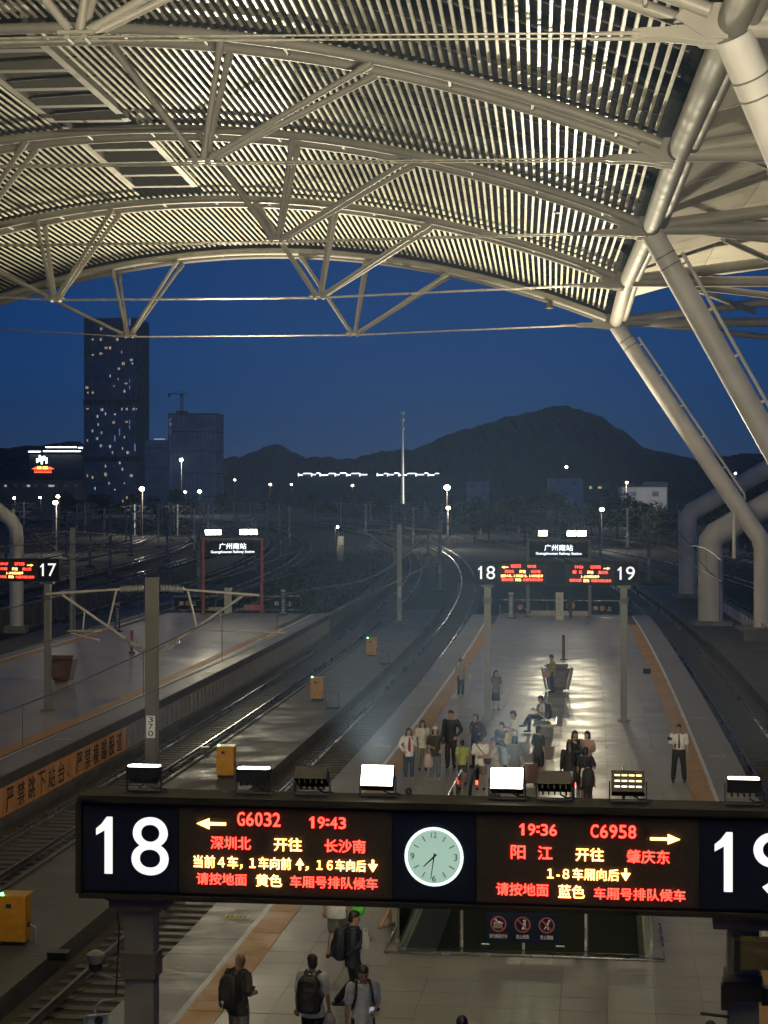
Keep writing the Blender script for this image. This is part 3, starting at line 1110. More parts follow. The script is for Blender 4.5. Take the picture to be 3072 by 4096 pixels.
ROWS18 = [('<l', 'A', 1190, 1365, 408, 477, 'a'), ('G6032', 'B', -78, 190, 372, 460, 'r'), ('19:43', 'B', 355, 585, 400, 474, 'r'),
          ('深圳北', 'A', 1275, 1515, 517, 600, 'r'), ('开往', 'B', 148, 315, 526, 610, 'a'), ('长沙南', 'B', 453, 698, 536, 620, 'r'),
          ('当前４车，', 'A', 1172, 1465, 632, 715, 'a'), ('１车向前', 'B', 0, 250, 642, 720, 'a'), ('<u', 'B', 278, 328, 650, 722, 'a'), ('，', 'B', 336, 356, 700, 725, 'a'),
          ('１６车向后', 'B', 405, 700, 655, 732, 'a'), ('<d', 'B', 714, 772, 660, 735, 'a'),
          ('请按地面', 'A', 1190, 1490, 737, 815, 'r'), ('黄色', 'B', 40, 195, 746, 824, 'a'), ('车厢号排队候车', 'B', 245, 772, 755, 840, 'r'),
          ('19:36', 'C', 155, 390, 442, 516, 'r'), ('C6958', 'C', 585, 868, 447, 532, 'r'), ('<r', 'C', 948, 1128, 503, 568, 'a'),
          ('阳', 'C', 110, 195, 572, 655, 'r'), ('江', 'C', 272, 358, 577, 660, 'r'), ('开往', 'C', 500, 668, 587, 670, 'a'), ('肇庆东', 'C', 808, 1065, 598, 685, 'r'),
          ('１-８车厢向后', 'C', 328, 760, 706, 788, 'a'), ('<d', 'C', 771, 830, 712, 788, 'a'),
          ('请按地面', 'C', 22, 335, 797, 880, 'r'), ('蓝色', 'C', 395, 552, 810, 892, 'a'), ('车厢号排队候车', 'C', 610, 1160, 825, 912, 'r')]
near_sign = departure_sign('large departure sign 18 and 19 with round clock in the foreground', '18', '19', ROWS18, None)
ROWS17 = [r for r in ROWS18 if r[0] not in ('C6958', '肇庆东', '阳', '江', '19:36', '１-８车厢向后', '蓝色')] + \
         [('D7138', 'C', 585, 868, 447, 532, 'r'), ('佛山西', 'C', 808, 1065, 598, 685, 'r'), ('广州南', 'C', 60, 358, 572, 658, 'r'), ('19:47', 'C', 155, 390, 442, 516, 'r'),
          ('１-８车厢向前', 'C', 328, 760, 706, 788, 'a'), ('绿色', 'C', 395, 552, 810, 892, 'a')]
sign17 = departure_sign('departure sign for track 17 cut off by the left edge of the picture', '16', '17', ROWS17, None)
a17 = .10
r17 = pixd(234, 2300, 71.6)
sign17.location = (r17.x - SW * math.cos(a17), r17.y + SW * math.sin(a17), 0)
sign17.rotation_euler = (0, 0, -a17)


def far_copy():
    c = copy_tree(near_sign)
    for ch in list(c.children):
        if ch.name.startswith('clock_face'):
            for g2 in list(ch.children): bpy.data.objects.remove(g2)
            bpy.data.objects.remove(ch)
    c['label'] = 'smaller distant departure sign 18 and 19 on two grey posts amid the platform'
    c.location = (3.48, 69.2, 0)
    c.rotation_euler = (0, 0, -.105)


LATE.append(far_copy)

# fittings on the posts of the near sign
for u, z0 in ((.49, 3.6), (5.7, 3.6)):
    p = SL + XV * (u * math.cos(SA)) - YV * (u * math.sin(SA)) + ZV * 0
def on_sign(u, y, z):
    return SL + Vector((u * math.cos(SA) + y * math.sin(SA), -u * math.sin(SA) + y * math.cos(SA), z))


def cctv(label, p, yaw, kind='dome', size=1.0):
    t = thing('cctv_camera', label, 'camera', p, yaw)
    k = size
    if kind == 'dome':
        obj('bracket', MB().tube([(.42 * k, 0, -.14 * k), (.18 * k, 0, -.15 * k), (.04 * k, 0, -.1 * k), (0, 0, 0)], .014 * k, 8), M['conduit'], t, True, True)
        obj('housing', MB().loft([(0, 0, -.01, .05 * k, .05 * k), (0, 0, .04 * k, .085 * k, .085 * k), (0, 0, .08 * k, .08 * k, .08 * k), (0, 0, .11 * k, .03 * k, .03 * k)], 14), M['conduit'], t, True, True)
        obj('dome', MB().ball((0, 0, -.02 * k), .062 * k, 12, 8), M['black_metal'], t, True, True)
    else:
        Mx = Matrix.Rotation(math.radians(-18), 3, 'X')
        obj('housing', MB().box((0, 0, 0), (.20 * k, .34 * k, .11 * k), M=Mx).box((0, -.02 * k, .066 * k), (.23 * k, .40 * k, .016 * k), M=Mx), M['white_plate'], t, local=True)
        obj('lens', MB().tube([Mx @ Vector((0, -.17 * k, 0)), Mx @ Vector((0, -.20 * k, 0))], .042 * k, 12), M['black_metal'], t, local=True)
        obj('bracket', MB().tube([(.32 * k, 0, .2 * k), (.06 * k, 0, .2 * k), (-.02 * k, 0, .14 * k), (0, 0, .06 * k)], .014 * k, 8), M['conduit'], t, True, True)
    return t


cctv('grey dome camera on a bent arm at the left post of the near sign', on_sign(.10, .1, 4.56), 0, 'dome')
cctv('white box camera below the dome camera on the left post', on_sign(.12, .05, 4.06), .3, 'box', .9)
sp_ = thing('loudspeaker', 'olive brown loudspeaker box on the right post of the near sign', 'loudspeaker', on_sign(5.78, -.12, 4.9), -SA)
obj('cabinet', MB().box((.08, 0, 0), (.42, .2, .23)), mat('olive_box', (.10, .078, .035), .5), sp_, local=True)
obj('end_cap', MB().box((-.15, 0, 0), (.05, .22, .25)).tube([(-.17, -.06, -.13), (-.13, -.06, -.13)], .02, 8), M['black_metal'], sp_, local=True)
br = thing('post_fitting', 'black cable clamp bundle round the right post below the loudspeaker', 'clamp', on_sign(5.7, .1, 4.52), -SA)
obj('clamp_body', MB().box((0, 0, .02), (.34, .3, .12)).box((-.16, -.1, -.02), (.06, .12, .2)).box((.17, -.1, .0), (.06, .12, .14)), M['black_metal'], br, local=True)
obj('arm', MB().tube([(-.12, -.1, -.19), (-.36, -.1, -.17)], .014, 8), M['black_metal'], br, local=True)
cb = thing('post_cable', 'thin dark cable hanging beside the left post of the near sign', 'cable', on_sign(.3, .05, 5.15))
obj('strand', MB().tube([on_sign(.12, .06, 5.18), on_sign(.2, .06, 5.14), on_sign(.3, .05, 5.1), on_sign(.33, .05, 4.9), on_sign(.30, .05, 4.3)], .008, 6), M['cable'], cb)


# ---------------------------------------------------------------- flood lamps
def flood(label, p, yaw, kind, watts=0.0, aim=None, cone=150, group=None, size=1.0):
    """kind: 'away' open to the sky, 'cam' open towards the viewer, 'off' dark, 'grid' four LED rows"""
    t = thing('flood_lamp', label, 'flood lamp', p, yaw, group)
    k = size
    tilt = math.radians({'away': 84, 'cam': 30, 'off': 60, 'grid': 28}[kind])
    face_cam = kind in ('cam', 'grid')
    R0 = Matrix.Rotation(tilt, 3, 'X')
    if face_cam:
        R0 = Matrix.Rotation(math.pi, 3, 'Z') @ R0
    c = Vector((0, 0, .17 * k))
    hs = MB().box(c, (.28 * k, .11 * k, .19 * k), M=R0)
    for i in range(5):
        hs.box(c + R0 @ Vector(((-.10 + i * .05) * k, -.07 * k, 0)), (.012 * k, .04 * k, .16 * k), M=R0)
    obj('housing', hs, M['black_metal'], t, local=True)
    yk = MB()
    for sx in (-1, 1):
        yk.beam((sx * .155 * k, 0, .01), (sx * .155 * k, 0, .19 * k), .012, .035)
    yk.beam((-.155 * k, 0, .015), (.155 * k, 0, .015), .035, .012)
    obj('yoke', yk, M['grey_metal'], t, local=True)
    obj('lead', MB().tube([(.05, 0, .06), (.1, .03, .03), (.16, .02, .035), (.2, .04, .02)], .007, 6), M['cable'], t, local=True)
    n = R0 @ Vector((0, 1, 0))
    if kind == 'cam':
        obj('lens', MB().box(c + n * .059 * k, (.27 * k, .012, .18 * k), M=R0), M['flood_face'], t, local=True)
    elif kind == 'away':
        obj('lens', MB().box(c + n * .062 * k, (.25 * k, .018, .17 * k), M=R0), M['flood_strip'], t, local=True)
    elif kind == 'grid':
        for r_ in (-.05, 0.0, .05):
            ln = MB()
            for q in range(4):
                ln.box(c + n * .059 * k + R0 @ Vector(((-.09 + q * .06) * k, 0, r_ * k)), (.045 * k, .012, .012), M=R0)
            obj('lens', ln, M['flood_dim'], t, local=True)
    else:
        obj('lens', MB().box(c + n * .059 * k, (.26 * k, .01, .17 * k), M=R0), M['pane'], t, local=True)
    if watts > 0:
        l = bpy.data.lights.new('flood_beam', 'SPOT')
        l.energy = watts
        l.color = LAMP
        l.spot_size = math.radians(cone)
        l.spot_blend = 1.0
        l.shadow_soft_size = .12
        lo = bpy.data.objects.new('flood_beam', l)
        link(lo, t)
        d = Vector(aim).normalized()
        lo.location = c + n * .09 * k if kind != 'grid' else Vector((0, .12, .3 * k))
        lo.rotation_mode = 'QUATERNION'
        lo.rotation_quaternion = (Matrix.Rotation(-yaw, 3, 'Z') @ d).to_track_quat('-Z', 'Y')
    return t


NF = [(555, 'away', 'flood lamp at the left end of the near sign, above its 18'), (998, 'away', 'flood lamp with a light strip above the train number G6032'),
      (1235, 'off', 'unlit black flood lamp above the time 19:43'), (1500, 'cam', 'glaring flood lamp left of the clock on the near sign'),
      (2023, 'cam', 'glaring flood lamp right of the clock on the near sign'), (2215, 'off', 'unlit black flood lamp right of the two glaring ones'),
      (2512, 'grid', 'flood lamp with rows of small lit LEDs'), (2980, 'away', 'flood lamp at the right end of the near sign, above its 19')]
for px, kd, lb in NF:
    u, _ = suv(px, 3230)
    p = on_sign(u, .18, 6.06)
    aim = {'away': (.02, .77, .64), 'cam': (0.0, -.44, .90), 'grid': (.08, .77, .64)}.get(kd)
    w = {'away': FLOOD_ROOF, 'cam': FLOOD_ROOF * 8.5, 'grid': FLOOD_ROOF}.get(kd, 0)
    flood(lb, p, -SA, kd, w, aim, 128 if kd != 'cam' else 90)

# ---------------------------------------------------------------- name boards at the platform ends
def name_board(label, pl, pr, red, floods, dirn):
    w = (pr - pl).length
    ang = math.atan2(pr.y - pl.y, pr.x - pl.x)
    t = thing('name_board', label, 'sign', pl, ang)
    z1, z0 = 5.2, 4.15
    for u in (0, w):
        ps = obj('post', MB().box((u, 0, 2.7), (.2, .2, 5.4)), M['red_post'] if red else M['post_grey'], t, local=True)
        obj('base_plate', MB().box((u, 0, .02), (.42, .42, .04)), M['post_dark'], ps, local=True)
    obj('cross_bar', MB().box((w / 2, 0, 5.36), (w, .12, .12)), M['post_grey'], t, local=True)
    obj('board', MB().box((w / 2, 0, (z0 + z1) / 2), (w - .22, .16, z1 - z0)), M['sign_blue'], t, local=True)
    fr = (Vector((0, -.082, 0)), XV, ZV, -YV)
    text('name_lettering', '广州南站', M['lit_name'], t, fr, (w * .27, w * .73, z0 + .48, z1 - .14), .02, .018, True)
    text('name_lettering', 'Guangzhounan Railway Station', M['lit_name'], t, fr, (w * .13, w * .87, z0 + .16, z0 + .38), .02, .02, True)
    q = (pr - pl).normalized()
    for u, lb in floods:
        p = pl + q * u
        p.z = 5.42
        flood(lb, p, ang, 'cam', FLOOD_DECK, dirn, 101, size=2.2)
    return t


pl, pr = pix(2112, 2467, 0), pix(2359, 2470, 0)
name_board('backlit station name board on grey posts at the end of platform 18 and 19', pl, pr, False,
           ((1.05, 'single glaring flood lamp at the left on the right-hand name board'), (3.05, 'glaring flood lamp in the middle of the right-hand name board'),
            (3.75, 'glaring flood lamp at the right end of the right-hand name board')), (-.10, -.78, .62))
cctv('small camera on the left post of the right-hand name board', pl + Vector((-.35, -.1, 4.75)), 0, 'dome', 1.3)
cctv('small camera on the right post of the right-hand name board', pr + Vector((.35, -.1, 4.75)), math.pi, 'dome', 1.3)
pl2, pr2 = pix(812, 2456, 0), pix(1047, 2452, 0)
name_board('backlit station name board on red posts at the end of platform 17', pl2, pr2, True,
           ((.45, 'glaring flood lamp at the left end of the left-hand name board'), (.98, 'second glaring flood lamp from the left on the left-hand name board'),
            (2.95, 'third, smaller glaring flood lamp on the left-hand name board'), (3.6, 'glaring flood lamp at the right end of the left-hand name board')), (.05, -.78, .62))
cctv('small camera on the left red post of the left-hand name board', pl2 + Vector((-.35, -.1, 4.75)), 0, 'dome', 1.3)
cctv('small camera on the right red post of the left-hand name board', pr2 + Vector((.35, -.1, 4.75)), math.pi, 'dome', 1.3)


# ---------------------------------------------------------------- end fences with banners
def end_fence(label, a, b, banners, boxes):
    w = (b - a).length
    ang = math.atan2(b.y - a.y, b.x - a.x)
    t = thing('end_fence', label, 'fence', a, ang)
    H = 1.12
    obj('top_rail', MB().tube([(0, 0, H), (w, 0, H)], .032, 8), M['stainless'], t, True, True)
    obj('bottom_rail', MB().tube([(0, 0, .12), (w, 0, .12)], .025, 8), M['stainless'], t, True, True)
    n = int(w / 1.45)
    pm = MB().tube([(0, 0, 0), (0, 0, H)], .03, 8).mesh('post')
    setmat(pm, M['stainless'])
    pw = w / n
    gm = MB().box((pw / 2, .01, .62), (pw - .1, .012, .86)).mesh('pane')
    setmat(gm, M['pane'])
    for i in range(n + 1):
        o = bpy.data.objects.new('post', pm)
        o.location = (i * pw, 0, 0)
        link(o, t)
        if i < n:
            o = bpy.data.objects.new('pane', gm)
            o.location = (i * pw, 0, 0)
            link(o, t)
    for u0, u1, tx in banners:
        bo = obj('banner', MB().box(((u0 + u1) / 2, -.05, .6), (u1 - u0, .02, .8)), M['sign_blue'], t, local=True)
        fr = (Vector((0, -.062, 0)), XV, ZV, -YV)
        c = (u0 + u1) / 2
        if 'n' in tx: text('banner_lettering', '南', M['white_plate'], bo, fr, (c - .62, c - .3, .45, .75), .003, .02, True)
        if 'o' in tx: obj('banner_dot', MB().disc(Vector((c, -.065, .6)), .19, XV, ZV, 20), M['pink'], bo, local=True)
        if 's' in tx: text('banner_lettering', '上', M['white_plate'], bo, fr, (c + .32, c + .64, .45, .75), .003, .02, True)
    for u0, u1, z0, z1, m in boxes:
        obj('kick_panel', MB().box(((u0 + u1) / 2, -.04, (z0 + z1) / 2), (u1 - u0, .05, z1 - z0)), m, t, local=True)
    return t


fa_, fb_ = pix(2000, 2462, 0), pix(2478, 2468, 0)
end_fence('steel and glass fence with dark banners across the end of platform 18 and 19', fa_, fb_, ((.9, 2.0, 'os'), (6.5, 7.9, 'nos')),
          ((2.2, 3.9, .06, .38, M['beige']), (4.2, 6.2, .06, .38, M['beige'])))
fa2, fb2 = pix(692, 2446, 0), pix(1204, 2446, 0)
end_fence('steel and glass fence with dark banners across the end of platform 17', fa2, fb2, ((.1, 2.05, 'nos'), (7.1, 9.0, 'ns')),
          ((2.6, 3.6, .06, .32, M['beige']), (5.2, 6.6, .08, .5, M['pink'])))


# totems, markers, posts
def totem(label, p, colr, letters, m_l, w=.34, h=1.75, base=True):
    t = thing('platform_totem', label, 'totem', p, -.1)
    obj('board', MB().box((0, 0, h / 2 + .06), (w, .10, h)), colr, t, local=True)
    if base:
        obj('foot', MB().box((0, 0, .03), (w * 1.8, .42, .06)), M['black_metal'], t, local=True)
    n = len(letters)
    for i, ch in enumerate(letters):
        z = h * .86 - i * (h * .72 / n)
        text('totem_lettering', ch, m_l, t, (Vector((0, -.052, 0)), XV, ZV, -YV), (-w * .28, w * .28, z - h * .6 / n, z), .003, .015, True)
    if base:
        st2 = MB()
        for z in (.14, .2, h - .08, h - .02, h + .03):
            st2.box((0, -.054, z), (w, .006, .025))
        obj('stripe', st2, m_l, t, local=True)
    return t


totem('blue totem sign at the left of platform 17', pix(470, 2527, 0), M['totem'], '动车组停车位置', M['white_plate'])
totem('blue totem sign at the right end of platform 17', pix(1133, 2460, 0), M['totem'], '动车组停车位置', M['white_plate'])
totem('blue totem sign at the end of platform 18 beside the fence', pix(2044, 2474, 0), mat('totem_pale', (.12, .14, .22), .4), '动车组停车位置', M['white_plate'])
totem('white marker block with yellow print before the fence of platform 18', pix(2238, 2482, 0), M['white_plate'], '安全出口', M['yellow_print'], .52, 1.85, False)
totem('white marker block with yellow print at the end of platform 17', pix(912, 2458, 0), M['white_plate'], '安全出口', M['yellow_print'], .52, 1.85, False)


def bollard(label, p, h, r, m, cap):
    t = thing('marker_post', label, 'post', p)
    obj('shaft', MB().tube([(0, 0, 0), (0, 0, h)], r, 12), m, t, True, True)
    obj('cap', MB().tube([(0, 0, h), (0, 0, h + .05)], r * .9, 12), cap, t, True, True)
    obj('foot', MB().tube([(0, 0, 0), (0, 0, .05)], r * 2.1, 12), M['black_metal'], t, True, True)


bollard('slim brown post standing in the middle of platform 18 and 19', pix(2254, 2640, 0), 1.26, .085, M['brown'], M['brown'])
bollard('slim red post on platform 17', pix(527, 2612, 0), 1.25, .085, M['red_post'], M['white_plate'])
bollard('slim dark post right of the sign post on platform 19', pix(2508, 2566, 0), 1.9, .045, M['post_dark'], M['post_dark'])


# litter bins, bench
def bin_(label, p, rz):
    t = thing('litter_bin', label, 'litter bin', p, rz)
    obj('body', MB().loft([(0, 0, .06, .40, .25), (0, 0, .5, .47, .29), (0, 0, 1.0, .58, .34)], 4, 2).box((0, 0, .05), (.5, .3, .1)), M['brown'], t, local=True)
    for sx in (-1, 1):
        sd = MB().add([(sx * .50, -.3, .08), (sx * .50, .3, .08), (sx * .70, .36, 1.05), (sx * .70, -.36, 1.05),
                       (sx * .44, -.3, .08), (sx * .44, .3, .08), (sx * .64, .36, 1.05), (sx * .64, -.36, 1.05)],
                      [(0, 1, 2, 3), (7, 6, 5, 4), (0, 4, 5, 1), (1, 5, 6, 2), (2, 6, 7, 3), (3, 7, 4, 0)])
        obj('side_panel', sd, M['bin_side'], t, local=True)
    obj('hood', MB().box((0, .1, 1.12), (.95, .4, .16)).box((0, .22, .98), (.9, .1, .3)), M['brown'], t, local=True)
    pan = MB().box((0, -.33, .55), (.72, .02, .7), M=Matrix.Rotation(-.1, 3, 'X'))
    obj('front_panel', pan, M['brown'], t, local=True)


bin_('flared brown litter bin behind the man in the yellow shirt', pix(2228, 2764, 0), .0)
bin_('flared brown litter bin on platform 17 beside the grey sign post', pix(245, 2726, 0), -.1)
bn = thing('bench', 'low pale stone bench on which the man with the backpack sits', 'bench', pix(2178, 2945, 0), -.11)
obj('seat', MB().box((0, .55, .42), (.78, 1.9, .09)), M['bench'], bn, local=True)
obj('rim', MB().box((.41, .55, .44), (.05, 1.94, .14)), M['stainless'], bn, local=True)
for yy in (-.25, 1.35):
    obj('leg', MB().box((0, yy, .19), (.6, .12, .38)), M['concrete'], bn, local=True)
bl = thing('litter_box', 'small blue box lying near the tactile strip on platform 19', 'box', pix(2588, 2692, 0), .2)
obj('box_body', MB().box((0, 0, .09), (.3, .24, .18)).box((0, 0, .19), (.31, .25, .03)), mat('blue_box', (.03, .07, .13), .5), bl, local=True)


# ---------------------------------------------------------------- stairwell with escalators, glass screens
WX = trk(WS0, WO0, 0)
wang = -hd((WS0 + WS1) / 2)
well = thing('stairwell', 'sunken stairwell lined with pale walls below the near sign', 'stairwell', trk(WS0, WO0, -4.6), wang)
WL, WW = WS1 - WS0, WO1 - WO0
for nm, c, d, m in (('side_wall', (.03, WL / 2, 2.28), (.06, WL, 4.58), M['beige']), ('side_wall', (WW - .03, WL / 2, 2.28), (.06, WL, 4.58), M['beige']),
                    ('front_wall', (WW / 2, .04, 2.28), (WW, .06, 4.58), M['beige']), ('back_wall', (WW / 2, WL - .04, 2.28), (WW, .06, 4.58), M['dark_blue']),
                    ('floor', (WW / 2, WL / 2, 0), (WW, WL, .1), M['beige'])):
    obj(nm, MB().box(c, d), m, well, local=True)
for u0, u1 in ((1.75, 2.65),):
    fl = MB()
    nst = 28
    for i in range(nst):
        fl.box(((u0 + u1) / 2, WL - .15 - i * .3, 4.52 - i * .16 - .5), (u1 - u0, .3, 1.0))
    obj('stair_flight', fl, M['concrete'], well, local=True)


def escalator(label, u0, u1):
    o = trk(WS0, WO0, 0)
    t = thing('escalator', label, 'escalator', o, wang)
    top, run, drop = WL - .6, 8.6, 4.6
    p = lambda y, z: (y, z)
    stp = MB()
    for i in range(24):
        stp.box(((u0 + u1) / 2, top - .2 - i * .36, -.1 - i * .192), (u1 - u0 - .3, .36, .19))
    obj('steps', stp, M['grey_metal'], t, local=True)
    obj('comb_plate', MB().box(((u0 + u1) / 2, top + .9, .006), (u1 - u0 - .2, 1.9, .012)), M['stainless'], t, local=True)
    for u in (u0 + .08, u1 - .08):
        path = [(u, top + 1.75, .55), (u, top + 1.9, .75), (u, top + 1.75, .96), (u, top + .2, 1.0), (u, top - .6, .85), (u, top - run, -drop + 1.0)]
        obj('handrail', MB().tube(path, .045, 8), M['black_metal'], t, True, True)
        bal = MB().add([(u - .01, top + 1.7, .1), (u - .01, top + 1.7, .94), (u - .01, top + .2, .97), (u - .01, top - run, -drop + .97), (u - .01, top - run, -drop + .1), (u - .01, top, .02)], [(0, 1, 2, 3, 4, 5)])
        obj('glass_side', bal, M['glass'], t, local=True)
        sk = MB().beam((u, top + 1.75, .06), (u, top, .06), .16, .14).beam((u, top, .04), (u, top - run, -drop + .04), .42, .34)
        obj('skirt', sk, M['white_plate'], t, local=True)
        obj('newel_light', MB().box((u, top + 1.62, .5), (.05, .02, .12)), M['red_led'], t, local=True)
    return t


escalator('left escalator in the stairwell with red newel lights', .15, 1.6)
escalator('right escalator in the stairwell beside the child with the backpack', 2.9, 4.4)

en = thing('glass_balustrade', 'glass screen with steel posts round the stairwell', 'balustrade', trk(WS0, WO0, 0), wang)
GH = 1.12
pos = []
for u in (-.05, WW * .25, WW * .5, WW * .75, WW + .05):
    pos.append((u, -.05))
for i in range(1, 7):
    pos += [(-.05, WL * i / 6.3), (WW + .05, WL * i / 6.3)]
pm = MB().box((0, 0, GH / 2), (.05, .03, GH)).box((0, -.03, GH * .25), (.03, .06, .03)).box((0, -.03, GH * .8), (.03, .06, .03)).mesh('post')
setmat(pm, M['stainless'])
for u, v in pos:
    o = bpy.data.objects.new('post', pm)
    o.location = (u, v, 0)
    link(o, en)
for i in range(4):
    a = -.05 + (WW + .1) * i / 4
    obj('glass_panel', MB().box((a + (WW + .1) / 8, -.05, GH / 2 + .04), ((WW + .1) / 4 - .06, .012, GH - .1)), M['glass'], en, local=True)
for u in (-.05, WW + .05):
    for i in range(6):
        obj('glass_panel', MB().box((u, WL * (i + .5) / 6.3, GH / 2 + .04), (.012, WL / 6.3 - .06, GH - .1)), M['glass'], en, local=True)
sh = MB().tube([(-.28, 2.2, .06), (-.28, -.28, .06), (WW + .28, -.28, .06), (WW + .28, 2.6, .06)], .035, 8)
obj('foot_rail', sh, M['stainless'], en, True, True)
obj('top_rail', MB().tube([(-.05, WL * .95, GH + .02), (-.05, -.05, GH + .02), (WW + .05, -.05, GH + .02), (WW + .05, WL * .95, GH + .02)], .022, 8), M['stainless'], en, True, True)
# prohibition board fixed to the glass
pbx = thing('prohibition_board', 'dark board with three round prohibition symbols on the glass screen', 'sign', trk(WS0, WO0, 0) + Vector((0, -.1, 0)), wang)
c0, c1, d0, d1 = 1.62, 2.98, .28, .83
obj('board', MB().box(((c0 + c1) / 2, -.09, (d0 + d1) / 2), (c1 - c0, .02, d1 - d0)), M['sign_blue'], pbx, local=True)
for i, cap in enumerate(('请勿翻越栏杆', '禁止倚靠', '禁止蹬踏')):
    cx, cz = c0 + .23 + i * .45, .62
    sy = obj('symbol_ring', MB().disc(Vector((cx, -.104, cz)), .15, XV, ZV, 24, .125), M['red_post'], pbx, local=True)
    ic = MB()
    P = lambda a, b, w: ic.beam((cx + a[0], -.1025, cz + a[1]), (cx + b[0], -.1025, cz + b[1]), w, .004, up=(0, 1, 0))
    if i == 0:
        for q in range(5): P((-.08 + q * .035, -.08), (-.08 + q * .035, .02), .012)
        P((-.09, .02), (.09, .02), .014); P((-.05, .05), (.05, .03), .03); ic.disc(Vector((cx - .05, -.105, cz + .08)), .022, XV, ZV, 10)
    elif i == 1:
        P((.02, -.09), (.03, .04), .03); P((-.01, -.09), (.02, -.02), .02); ic.disc(Vector((cx + .03, -.105, cz + .075)), .022, XV, ZV, 10); P((.055, -.09), (.055, .09), .01)
    else:
        P((0, -.02), (.03, .05), .035); P((-.01, -.02), (-.05, -.08), .02); P((.01, -.03), (.03, -.09), .02); ic.disc(Vector((cx + .045, -.105, cz + .08)), .022, XV, ZV, 10)
    obj('symbol', ic, M['white_plate'], sy, local=True)
    obj('symbol_bar', MB().beam((cx - .095, -.109, cz + .095), (cx + .095, -.109, cz - .095), .024, .004, up=(0, 1, 0)), M['red_post'], sy, local=True)
    text('caption', cap, M['white_plate'], pbx, (Vector((0, -.102, 0)), XV, ZV, -YV), (cx - .17 if i == 0 else cx - .12, cx + .17 if i == 0 else cx + .12, .355, .43), .002, .01, True)
for u in (c0 - .02, c1 + .02):
    for z in (d0 - .05, d1 + .05):
        obj('standoff', MB().tube([(u - .08, -.07, z), (u + .08, -.07, z)], .014, 8), M['stainless'], pbx, local=True)


# ---------------------------------------------------------------- catenary masts
def insulator(mb, a, b, r=.105, n=9):
    a, b = Vector(a), Vector(b)
    pts, rs = [], []
    for i in range(n):
        for q, k in ((0, .5), (.35, 1.0), (.5, 1.0), (.85, .5)):
            pts.append(a.lerp(b, (i + q) / n))
            rs.append(r * k)
    return mb.tube(pts, rs, 10)


def mast(label, group=None, detail=True, mm='mast'):
    t = thing('catenary_mast', label, 'catenary mast', (0, 0, 0), 0, group)
    h = 7.35
    po = MB().box((0, -.14, h / 2), (.34, .03, h)).box((0, .14, h / 2), (.34, .03, h)).box((0, 0, h / 2), (.05, .27, h))
    obj('pole', po, M[mm], t, local=True)
    obj('footing', MB().box((0, 0, -.1), (1.1, 1.0, .5)), M['concrete_dark'], t, local=True)
    for sx in (-1, 1):
        a = sx
        arm = MB().tube([(a * .95, 0, 7.0), (a * 3.15, 0, 6.85)], .04, 8)
        arm.tube([(a * .75, 0, 5.55), (a * 2.65, 0, 6.82)], .043, 8)
        arm.tube([(a * 1.05, 0, 6.98), (a * 1.3, 0, 5.95)], .032, 6)
        if detail:
            arm.tube([(a * 2.0, 0, 6.35), (a * 2.05, 0, 5.8)], .022, 6)
        o = obj('cantilever', arm, M['galv'], t, True, True)
        obj('insulator', insulator(MB(), (a * .25, 0, 7.04), (a * .95, 0, 7.0)), M['insul'], o, True, True)
        obj('insulator', insulator(MB(), (a * .25, 0, 5.2), (a * .78, 0, 5.57)), M['insul'], o, True, True)
        rg = MB().tube([(a * 1.5, 0, 5.84 if sx > 0 else 5.8), (a * (2.5 if sx < 0 else 3.9), 0, 5.78)], .032, 6)
        rg.tube([(a * (2.4 if sx < 0 else 3.7), 0, 5.72), (a * (1.6 if sx < 0 else 2.7), .2, 5.5)], .024, 6)
        obj('registration_arm', rg, M['galv'], o, True, True)
    return t


def plate(t, s_, z=1.45):
    o = obj('number_plate', MB().box((0, -.162, z), (.26, .012, .64)), M['white_plate'], t, local=True)
    for i, ch in enumerate(s_):
        text('plate_number', ch, M['black_print'], o, (Vector((0, -.169, z)), XV, ZV, -YV), (-.075, .075, .13 - i * .2, .29 - i * .2), .002, .012, True)


m0 = mast('tall steel catenary mast carrying the plate 370, on the strip before platform 17')
mp = Vector(((608 - CX) * 52.0 / F, 52.0, -1.1))
m0.location = mp
m0.rotation_euler = (0, 0, -.11)
plate(m0, '370', 3.05)
far = mast('slim catenary mast in the dark yard beyond the platform ends', 'catenary masts in the yard', mm='mast_far')
obj('number_plate', MB().box((0, -.162, 2.3), (.26, .012, .8)), M['white_plate'], far, local=True)
far_used = [False]
LBL = {'b': 'catenary mast on a concrete block where the strip between tracks 17 and 18 ends',
       'l': 'lit catenary mast left of platform 17 behind its blue totem'}


ORD = ('nearest', 'second nearest', 'third nearest', 'fourth nearest', 'fifth nearest', 'sixth nearest', 'seventh nearest', 'eighth nearest', 'ninth nearest', 'tenth nearest')
ROWN = {-11.2: 'row continuing the strip of orange cabinets', -34.9: 'row left behind platform 17', -51.5: 'row just beyond the ribbed parapet', -60: 'row midway in the left yard',
        -69.5: 'row deep in the left yard', -83: 'third row from the far left of the yard', -102: 'second row from the far left of the yard', -122: 'farthest left row of the yard',
        12.2: 'row beyond platform 19, right of the curving tracks', 28: 'first row behind the white piers', 38: 'second row behind the white piers', 47: 'third row behind the white piers', 64: 'outermost right row of the yard'}


def put_mast(p, rz, label=None, group='catenary masts in the yard', row_label=None):
    def do():
        if label is None and not far_used[0]:
            o = far
            far_used[0] = True
        else:
            o = copy_tree(far)
        o.location = p
        o.rotation_euler = (0, 0, rz)
        if label:
            o['label'] = label
            if 'group' in o: del o['group']
        else:
            o['label'] = row_label
            o['group'] = group
    LATE.append(do)


